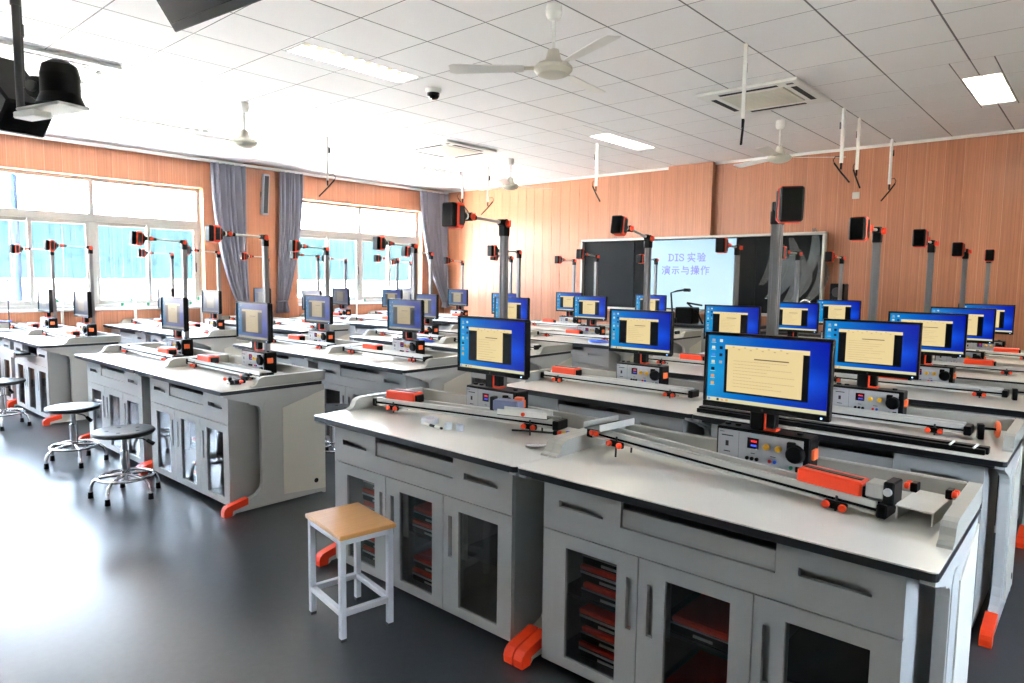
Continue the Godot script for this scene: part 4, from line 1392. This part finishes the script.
# ---------------------------------------------------------------- stools
func build_stools() -> void:
	var st := S()
	var o := thing("swivel_stool", "", "stool", Vector3.ZERO, 0, "black swivel stools")
	lathe(st, [Vector2(0, 0.412), Vector2(0.155, 0.412), Vector2(0.178, 0.42), Vector2(0.188, 0.434), Vector2(0.182, 0.447), Vector2(0.165, 0.45), Vector2(0.09, 0.444), Vector2(0, 0.442)], Vector3.ZERO, 32)
	var seat := put(st, "seat", M["seat_black"], o)
	st = S()
	for k in 5:
		var th := TAU * k / 5.0 + 0.3
		cyl(st, Vector3(0.10 * cos(th), 0.4425, 0.10 * sin(th)), Vector3(0.10 * cos(th), 0.4465, 0.10 * sin(th)), 0.014, 0.012, 10)
	put(st, "seat_dimples", M["slot"], seat)
	st = S()
	cyl(st, Vector3(0, 0.30, 0), Vector3(0, 0.395, 0), 0.017, -1, 14)
	lathe(st, [Vector2(0.02, 0.39), Vector2(0.06, 0.405), Vector2(0.06, 0.4115), Vector2(0, 0.4115)], Vector3.ZERO, 16)
	put(st, "gas_stem", M["chrome"], o)
	st = S()
	cyl(st, Vector3(0, 0.11, 0), Vector3(0, 0.31, 0), 0.027, -1, 16, 0.004)
	put(st, "column", M["chrome"], o)
	st = S()
	tube(st, [Vector3(0, 0.395, 0), Vector3(0.11, 0.385, 0.0), Vector3(0.16, 0.36, 0)], 0.005, 6)
	put(st, "lever", M["dark_grey"], o)
	st = S()
	cyl(st, Vector3(0.14, 0.372, 0), Vector3(0.185, 0.345, 0), 0.012, 0.014, 10, 0.002)
	put(st, "lever_grip", M["black"], o)
	st = S()
	var pts := []
	for k in 32: pts.append(Vector3(0.165 * cos(TAU * k / 32), 0.135, 0.165 * sin(TAU * k / 32)))
	tube(st, pts, 0.0105, 8, true)
	put(st, "foot_ring", M["chrome"], o)
	for k in 5:
		var th := TAU * k / 5.0 + 0.5
		var d := Vector3(cos(th), 0, sin(th))
		st = S()
		tube(st, [Vector3(0, 0.145, 0) + d * 0.025, Vector3(0, 0.14, 0) + d * 0.10, Vector3(0, 0.13, 0) + d * 0.165, Vector3(0, 0.105, 0) + d * 0.195, Vector3(0, 0.07, 0) + d * 0.208, Vector3(0, 0.035, 0) + d * 0.21], 0.0115, 8)
		var leg := put(st, "leg", M["chrome"], o)
		st = S()
		cyl(st, d * 0.21, d * 0.21 + Vector3(0, 0.04, 0), 0.018, 0.015, 10)
		put(st, "rubber_foot", M["black"], leg)
	var spots := [[-4.87, -1.64, 0.9, "black round swivel stool at back row, fourth bench from windows"], [-6.02, -1.67, 0.4, "black round swivel stool at back row, third bench from windows"], [-7.92, -1.62, 0.2, "black round swivel stool at back row, second bench from windows"], [-4.56, -3.05, 1.3, "black round swivel stool at fourth row from blackboard, beside the middle aisle"], [-5.06, -3.07, 0.1, "black round swivel stool at fourth row from blackboard, second from middle aisle"], [-4.62, -4.46, 2.0, "black round swivel stool at third row from blackboard, beside middle aisle"], [-4.66, -5.86, 0.7, "black round swivel stool at second row from blackboard, beside middle aisle"]]
	for i in spots.size():
		var s: Array = spots[i]
		if i == 0:
			o.position = Vector3(s[0], 0, s[1])
			o.rotation.y = s[2]
			o.set_meta("label", s[3])
		else:
			dup(o, Vector3(s[0], 0, s[1]), s[2], s[3])
	# wooden stool
	var w := thing("wooden_stool", "square stool with light wood seat and white steel legs", "stool", Vector3(-2.385, 0, -1.673), deg_to_rad(-9.0))
	put(bx(-0.172, 0.172, 0.43, 0.45, -0.127, 0.127, 0.003), "seat", M["stool_wood"], w)
	var X := 0.148
	var Z := 0.108
	for sx in [-1.0, 1.0]:
		for sz in [-1.0, 1.0]:
			var leg := put(bx(X * sx - 0.0125, X * sx + 0.0125, 0.012, 0.4295, Z * sz - 0.0125, Z * sz + 0.0125, 0.002), "leg", M["stool_frame"], w)
			put(bx(X * sx - 0.0135, X * sx + 0.0135, 0.0, 0.014, Z * sz - 0.0135, Z * sz + 0.0135, 0.002), "rubber_foot", M["dark_grey"], leg)
	for q in [[0.405, 0.4295], [0.105, 0.13]]:
		for s in [-1.0, 1.0]:
			put(bx(-X + 0.0125, X - 0.0125, q[0], q[1], Z * s - 0.0115, Z * s + 0.0115, 0.002), "rail" if q[0] > 0.3 else "stretcher", M["stool_frame"], w)
			put(bx(X * s - 0.0115, X * s + 0.0115, q[0], q[1], -Z + 0.0125, Z - 0.0125, 0.002), "rail" if q[0] > 0.3 else "stretcher", M["stool_frame"], w)

# ---------------------------------------------------------------- what lies on and in the benches
func make_tray(kind: int) -> Node3D:
	var o := thing("storage_tray", "", "tray", Vector3.ZERO, 0, "orange storage trays in bench cabinets")
	put(bx(-0.115, 0.115, 0.0, 0.040, -0.26, 0.0, 0.003), "body", M["black"], o)
	if kind == 0:
		put(bx(-0.117, 0.117, 0.0405, 0.058, -0.26, 0.002, 0.003), "orange_lid", M["orange"], o)
		put(bx(-0.115, 0.115, 0.029, 0.039, 0.0001, 0.004, 0.001), "white_strip", M["white_plastic"], o)
	else:
		put(bx(-0.105, 0.110, 0.0405, 0.064, -0.25, 0.012, 0.006), "orange_lid", M["orange"], o)
		put(bx(-0.115, 0.115, 0.031, 0.037, 0.0001, 0.003), "grey_strip", M["panel_grey"], o)
	put(bx(-0.03, 0.04, 0.008, 0.018, 0.0001, 0.002), "label_plate", M["paper"], o)
	return o

func build_bench_things() -> void:
	var tr := [make_tray(0), make_tray(1)]
	var used := [false, false]
	# bench column, middle x in the cabinet, heights, cabinet words
	var stacks := [[5, -0.37, [0.0505, 0.1155, 0.1805, 0.2865, 0.3515, 0.4165], "left cabinet of the sixth bench from windows"], [5, 0.0, [0.0505, 0.2865], "middle cabinet of the sixth bench from windows"], [4, -0.37, [0.0505, 0.1155, 0.1805, 0.2865, 0.3515, 0.4165], "left cabinet of the fifth bench from windows"], [4, 0.02, [0.0505, 0.1155, 0.2865, 0.3515], "middle cabinet of the fifth bench from windows"], [3, -0.37, [0.0505, 0.1155, 0.1805], "left cabinet of the fourth bench from windows"], [3, 0.0, [0.0505, 0.1155, 0.2865], "middle cabinet of the fourth bench from windows"]]
	var nth := ["lowest", "second from bottom", "third from bottom", "fourth from bottom", "fifth from bottom", "topmost"]
	for s in stacks:
		var ys: Array = s[2]
		for i in ys.size():
			var k := i % 2
			var at := rc(0, s[0]) + Vector3(s[1] + (0.006 if k else 0.0), ys[i], -0.16)
			var name_: String = nth[i] if i < ys.size() - 1 else "topmost"
			var lb: String = "%s orange tray in back row, %s" % [name_, s[3]]
			if not used[k]:
				used[k] = true
				tr[k].position = at
				tr[k].set_meta("label", lb)
			else:
				dup(tr[k], at, 0, lb)
	# sixth bench, back row
	var p := rc(0, 5) + Vector3(0, TOP + 0.0005, 0)
	var o := thing("aluminium_channel", "short aluminium channel across the track end of sixth back bench", "channel", p + Vector3(-0.565, 0.1005, -0.44), deg_to_rad(-6))
	put(bx(-0.042, 0.042, 0.0, 0.004, -0.12, 0.10), "base_plate", M["dark_grey"], o)
	for s in [-1.0, 1.0]: put(bx(0.042 * s - 0.002, 0.042 * s + 0.002, 0.0, 0.026, -0.12, 0.10), "side_wall", M["alu_white"], o)
	var st := S()
	for q in [[-0.02, 0.07], [0.0, -0.07]]:
		cyl(st, Vector3(-0.01 + q[0], -0.022, 0.055), Vector3(-0.01 + q[0], -0.022, 0.068), 0.013, 0.012, 12, 0.002)
	put(st, "orange_knob", M["orange"], o)
	o = thing("aluminium_bracket", "white aluminium bracket with orange knobs at the sixth back bench end", "bracket", p + Vector3(0.565, 0, -0.47), deg_to_rad(-4))
	put(bx(-0.05, 0.05, 0.040, 0.045, -0.10, 0.12, 0.001), "plate", M["white_plastic"], o)
	for s in [-1.0, 1.0]:
		put(bx(0.046 * s - 0.002, 0.046 * s + 0.002, 0.0, 0.0399, -0.10, 0.11), "flange", M["alu_white"], o)
		put(bx(0.048 * s - 0.01, 0.048 * s + 0.01, 0.0455, 0.075, -0.09, -0.05, 0.003), "clamp", M["black"], o)
		st = S()
		for z in [-0.07, -0.045]: cyl(st, Vector3(0.058 * s, 0.065, z), Vector3(0.072 * s, 0.065, z), 0.011, 0.01, 12, 0.002)
		put(st, "orange_knob", M["orange"], o)
	o = thing("motion_sensor", "silver and black motion sensor block at the sixth back track end", "sensor", p + Vector3(0.468, 0.059, -0.357), deg_to_rad(-4.5))
	put(bx(-0.035, 0.015, 0.0, 0.045, -0.035, 0.035, 0.004), "housing", M["alu_white"], o)
	put(bx(0.0151, 0.045, -0.01, 0.058, -0.04, 0.04, 0.004), "clamp", M["black"], o)
	st = S()
	cyl(st, Vector3(0.03, 0.03, 0.0401), Vector3(0.03, 0.03, 0.052), 0.012, -1, 12, 0.002)
	put(st, "screw", M["aluminium"], o)
	# fifth bench, back row
	p = rc(0, 4) + Vector3(0, TOP + 0.0005, 0)
	o = thing("force_sensor", "blue-grey sensor box clamped to the fifth back bench track", "sensor", p + Vector3(0.24, 0.086, -0.465), deg_to_rad(14))
	put(bx(-0.075, 0.055, 0.0, 0.05, -0.035, 0.035, 0.005), "housing", M["bluegrey"], o)
	put(bx(-0.10, -0.0752, -0.005, 0.06, -0.02, 0.02, 0.004), "clamp", M["black"], o)
	put(bx(0.02, 0.06, 0.0502, 0.065, -0.03, 0.0, 0.003), "orange_clip", M["orange_pale"], o)
	o = thing("white_channel", "white aluminium channel beside blue-grey sensor on fifth back bench", "channel", p + Vector3(0.38, 0.090, -0.42), deg_to_rad(16))
	put(bx(-0.13, 0.11, 0.0, 0.024, 0.034, 0.038), "side_wall", M["white_metal"], o)
	put(bx(-0.13, 0.11, 0.0, 0.024, -0.038, -0.034), "side_wall", M["white_metal"], o)
	put(bx(-0.13, 0.11, -0.003, 0.0, -0.038, 0.038), "base_plate", M["dark_grey"], o)
	st = S()
	cyl(st, Vector3(0.0, 0.012, 0.0382), Vector3(0.0, 0.012, 0.05), 0.009, -1, 12, 0.002)
	put(st, "red_knob", M["orange"], o)
	st = S()
	lathe(st, [Vector2(0.022, 0.0), Vector2(0.042, 0.0), Vector2(0.042, 0.027), Vector2(0.022, 0.027), Vector2(0.022, 0.0)], p + Vector3(-0.117, 0, -0.285), 24)
	tag(put(st, "tape_roll", M["pale_clear"]), "white roll of tape on the fifth back bench", "tape")
	o = thing("marker_pen", "white and black marker pen in front of the tape roll", "pen", p + Vector3(-0.04, 0.0065, -0.235), deg_to_rad(-6))
	st = S()
	cyl(st, Vector3(-0.07, 0, 0), Vector3(-0.02, 0, 0), 0.005, 0.0065, 10)
	cyl(st, Vector3(0.02, 0, 0), Vector3(0.062, 0, 0), 0.0062, -1, 10)
	put(st, "barrel", M["white_plastic"], o)
	st = S()
	cyl(st, Vector3(-0.02, 0, 0), Vector3(0.02, 0, 0), 0.0064, -1, 10)
	cyl(st, Vector3(0.062, 0, 0), Vector3(0.072, 0, 0), 0.0058, -1, 10)
	put(st, "black_grip", M["black"], o)
	for q in [[0.04, -0.26], [0.10, -0.275]]:
		st = S()
		lathe(st, [Vector2(0, 0.0), Vector2(0.017, 0.0), Vector2(0.019, 0.028), Vector2(0.016, 0.028), Vector2(0.014, 0.004), Vector2(0, 0.004)], p + Vector3(q[0], 0, q[1]), 16)
		tag(put(st, "plastic_cup", M["pale_clear"]), "tiny clear plastic cup next to the marker pen tip" if q[0] < 0.07 else "tiny clear plastic cup farther along from the marker pen", "cup", "tiny cups on fifth bench")
	put_sheet("paper_sheet", "white paper sheet behind the track on fifth back bench", p + Vector3(-0.40, 0, -0.565), 0.21, 0.148, 0.3)
	o = thing("screwdriver", "screwdriver with orange, blue and red banded handle on fifth back bench", "tool", p + Vector3(0.47, 0.012, -0.50), deg_to_rad(20))
	st = S()
	cyl(st, Vector3(-0.20, -0.006, 0), Vector3(0.0, 0.0, 0), 0.005, -1, 8)
	put(st, "shaft", M["dark_grey"], o)
	var bands := ["black", "orange", "yellow", "blue", "red"]
	for k in 5:
		st = S()
		cyl(st, Vector3(0.0 + 0.02 * k, 0.0 + 0.001 * k, 0), Vector3(0.02 + 0.02 * k, 0.001 + 0.001 * k, 0), 0.011, -1, 12)
		put(st, bands[k] + "_band", M[bands[k]], o)
	o = thing("chrome_rod", "small chrome rod near the bench rims", "rod", p + Vector3(0.565, 0.009, -0.27), deg_to_rad(50))
	st = S()
	cyl(st, Vector3(-0.05, 0, 0), Vector3(0.05, 0, 0), 0.009, -1, 12, 0.002)
	put(st, "bar", M["chrome"], o)
	# fourth bench, back row: clamps at its end, a clip on the rim
	p = rc(0, 3) + Vector3(0, TOP + 0.0005, 0)
	o = thing("clamp_heap", "heap of black clamps with orange knobs on fourth back bench end", "clamps", p + Vector3(0.50, 0, -0.20), 0.3)
	var cr := RandomNumberGenerator.new()
	cr.seed = 8
	for k in 6:
		st = S()
		var c := Vector3(cr.randf_range(-0.10, 0.10), 0.016 + 0.018 * (k % 3), cr.randf_range(-0.05, 0.05))
		box(st, c, Vector3(0.07, 0.028, 0.022), 0.004, Basis(Vector3.UP, cr.randf_range(0, 3.0)))
		put(st, "clamp", M["black"], o)
		st = S()
		var d := Vector3(cos(k * 1.7), 0.1, sin(k * 1.7)).normalized()
		cyl(st, c + d * 0.03, c + d * 0.045, 0.011, -1, 12, 0.002)
		put(st, "orange_knob", M["orange"], o)
		st = S()
		cyl(st, c - d * 0.06, c + d * 0.03, 0.0045, -1, 8)
		put(st, "steel_pin", M["chrome"], o)
	o = thing("rim_clip", "black spring clip on back rim of the fourth back bench", "clip", p + Vector3(-0.28, 0.064, -0.704))
	st = S()
	prism(st, PackedVector2Array([Vector2(-0.05, 0.0), Vector2(0.05, 0.0), Vector2(0.045, 0.02), Vector2(0.012, 0.028), Vector2(0.0, 0.045), Vector2(-0.012, 0.028), Vector2(-0.045, 0.02)]), Vector3(0, 0.0005, -0.01), Vector3.RIGHT, Vector3.UP, Vector3(0, 0, 0.02))
	put(st, "jaw", M["black"], o)
	# fourth row: a black bar along the front edge, orange pulleys
	o = thing("black_bar", "long black square bar along the sixth bench front edge, fourth row", "bar", rc(1, 5) + Vector3(-0.02, TOP + 0.0005, -0.10), deg_to_rad(-0.6))
	put(bx(-0.66, 0.63, 0.0, 0.03, -0.02, 0.02, 0.003), "tube", M["black"], o)
	put(bx(-0.66, 0.62, 0.0, 0.022, 0.0205, 0.045, 0.003), "lower_tube", M["black"], o)
	for x in [0.50, 0.585]:
		st = S()
		tube(st, [Vector3(x, 0.031, -0.01), Vector3(x + 0.006, 0.036, 0.01), Vector3(x - 0.004, 0.026, 0.046)], 0.005, 6)
		put(st, "white_tie", M["white_plastic"], o)
	for r in [1, 2, 3]:
		o = thing("pulley_wheel", "orange pulley wheel beside track end, %s, sixth bench" % ROWNAME[r], "pulley", rc(r, 5) + Vector3(0.60, TOP + 0.0005, -0.42), 0.25)
		st = S()
		var ring_pts := []
		for k in 20: ring_pts.append(Vector3(0, 0.05 + 0.030 * sin(TAU * k / 20.0), 0.030 * cos(TAU * k / 20.0)))
		tube(st, ring_pts, 0.009, 8, true)
		for k in 3:
			var d := Vector3(0, sin(k * TAU / 3.0), cos(k * TAU / 3.0))
			cyl(st, Vector3(0, 0.05, 0), Vector3(0, 0.05, 0) + d * 0.028, 0.006, -1, 6)
		put(st, "wheel", M["orange_pale"], o)
		st = S()
		cyl(st, Vector3(-0.06, 0.050, 0), Vector3(0.012, 0.050, 0), 0.006, -1, 10)
		addb(st, -0.075, -0.05, 0.0, 0.07, -0.02, 0.02, 0.003)
		put(st, "axle_stand", M["black"], o)
	# sheets, bags
	put_sheet("paper_sheet", "white paper sheet on third bench from windows, fourth row", rc(1, 2) + Vector3(0.35, TOP + 0.0005, -0.20), 0.297, 0.21, 0.2)
	put_sheet("paper_sheet", "white paper sheet on second bench from windows, fourth row", rc(1, 1) + Vector3(-0.1, TOP + 0.0005, -0.18), 0.297, 0.21, -0.3)
	put_sheet("paper_sheet", "white paper sheet on fourth bench from windows, third row", rc(2, 3) + Vector3(0.3, TOP + 0.0005, -0.20), 0.297, 0.21, 0.4)
	bag(rc(2, 2) + Vector3(0.38, TOP + 0.0005, -0.22), "crumpled blue cloth on third bench from windows, third row", 0.11)
	bag(rc(3, 3) + Vector3(0.40, TOP + 0.0005, -0.22), "crumpled blue cloth on fourth bench from windows, second row", 0.10)
	# retort stand by the windows
	p = rc(0, 0) + Vector3(-0.05, TOP + 0.0005, -0.16)
	o = thing("retort_stand", "thin blue retort stand with two clamps on first back bench", "stand", p)
	put(bx(-0.07, 0.07, 0.0, 0.012, -0.10, 0.06, 0.004), "base", M["dark_grey"], o)
	st = S()
	cyl(st, Vector3(0, 0.012, -0.06), Vector3(0, 0.62, -0.06), 0.006, -1, 10)
	put(st, "rod", M["dark_grey"], o)
	for q in [[0.60, 0.0], [0.36, -0.13], [0.12, -0.13]]:
		st = S()
		addb(st, -0.025, 0.02, q[0] - 0.01, q[0] + 0.012, -0.075, -0.045, 0.003)
		if q[1] != 0.0: cyl(st, Vector3(0, q[0], -0.05), Vector3(q[1], q[0] - 0.005, 0.02), 0.005, 0.009, 8)
		put(st, "clamp", M["blue"], o)

func put_sheet(called: String, label: String, at: Vector3, w: float, d: float, turn: float) -> void:
	var st := S()
	box(st, Vector3(0, 0.0008, 0), Vector3(w, 0.0014, d), 0.0)
	var o := put(st, called, M["paper"])
	o.position = at
	o.rotation.y = turn
	tag(o, label, "paper", "paper sheets on the benches")

func bag(at: Vector3, label: String, r: float) -> void:
	var st := S()
	var n := FastNoiseLite.new()
	n.seed = 3
	n.frequency = 12.0
	var rows := 8
	var seg := 18
	var g := []
	for i in rows + 1:
		var row := []
		var v := float(i) / rows
		for k in seg:
			var th := TAU * k / seg
			var q := Vector3(cos(th) * cos(v * PI / 2) * r * 1.4, sin(v * PI / 2) * r * 0.32, sin(th) * cos(v * PI / 2) * r * 0.8)
			var f := 1.0 + 0.5 * n.get_noise_3dv(q + at * 0.01)
			row.append(Vector3(q.x * f, q.y * f, q.z * f))
		g.append(row)
	for i in rows:
		for k in seg:
			var l := (k + 1) % seg
			for q in [[0, k], [0, l], [1, l], [0, k], [1, l], [1, k]]:
				st.add_vertex(g[i + q[0]][q[1]])
	st.index()
	st.generate_normals()
	var o := put(st, "blue_cloth", M["blue"])
	o.position = at
	tag(o, label, "cloth")

func build_details() -> void:
	# white gas tap posts along the window wall
	var words := ["third window pane from the clad column", "second window pane from the clad column", "window edge beside a curtain", "middle of the corner window"]
	var zs := [-2.82, -3.72, -4.66, -7.50]
	for i in 4:
		var o := thing("tap_post", "white tap post with green levers below the " + words[i], "tap", Vector3(WALL_X + 0.032, 0, zs[i]), 0, "tap posts under the windows")
		var st := S()
		cyl(st, Vector3(0, 0.0, 0), Vector3(0, 1.16, 0), 0.018, -1, 12)
		put(st, "post", M["white_plastic"], o)
		st = S()
		cyl(st, Vector3(0, 1.03, -0.16), Vector3(0, 1.03, 0.16), 0.014, -1, 10)
		put(st, "cross_pipe", M["white_plastic"], o)
		for q in [[1.03, -0.17], [1.03, 0.17], [1.10, 0.05]]:
			st = S()
			box(st, Vector3(0.02, q[0] + 0.02, q[1]), Vector3(0.02, 0.045, 0.03), 0.004)
			put(st, "green_lever", M["green"], o)
	# white louvred loudspeaker on the clad column
	var sp := thing("column_speaker", "slim grey column loudspeaker tilted on the wood clad column", "speaker", Vector3(WALL_X + 0.102, 2.45, -5.65), 0)
	var b := Basis(Vector3(0, 0, 1), deg_to_rad(-6.0))
	var st := S()
	box(st, b * Vector3(0.06, 0.32, 0), Vector3(0.07, 0.64, 0.10), 0.006, b)
	put(st, "cabinet", M["instrument"], sp)
	st = S()
	box(st, b * Vector3(0.098, 0.32, 0), Vector3(0.004, 0.58, 0.07), 0.0, b)
	put(st, "grille", M["dark_grey"], sp)
	put(bx(0.0, 0.03, 0.28, 0.36, -0.03, 0.03, 0.004), "wall_bracket", M["dark_grey"], sp)
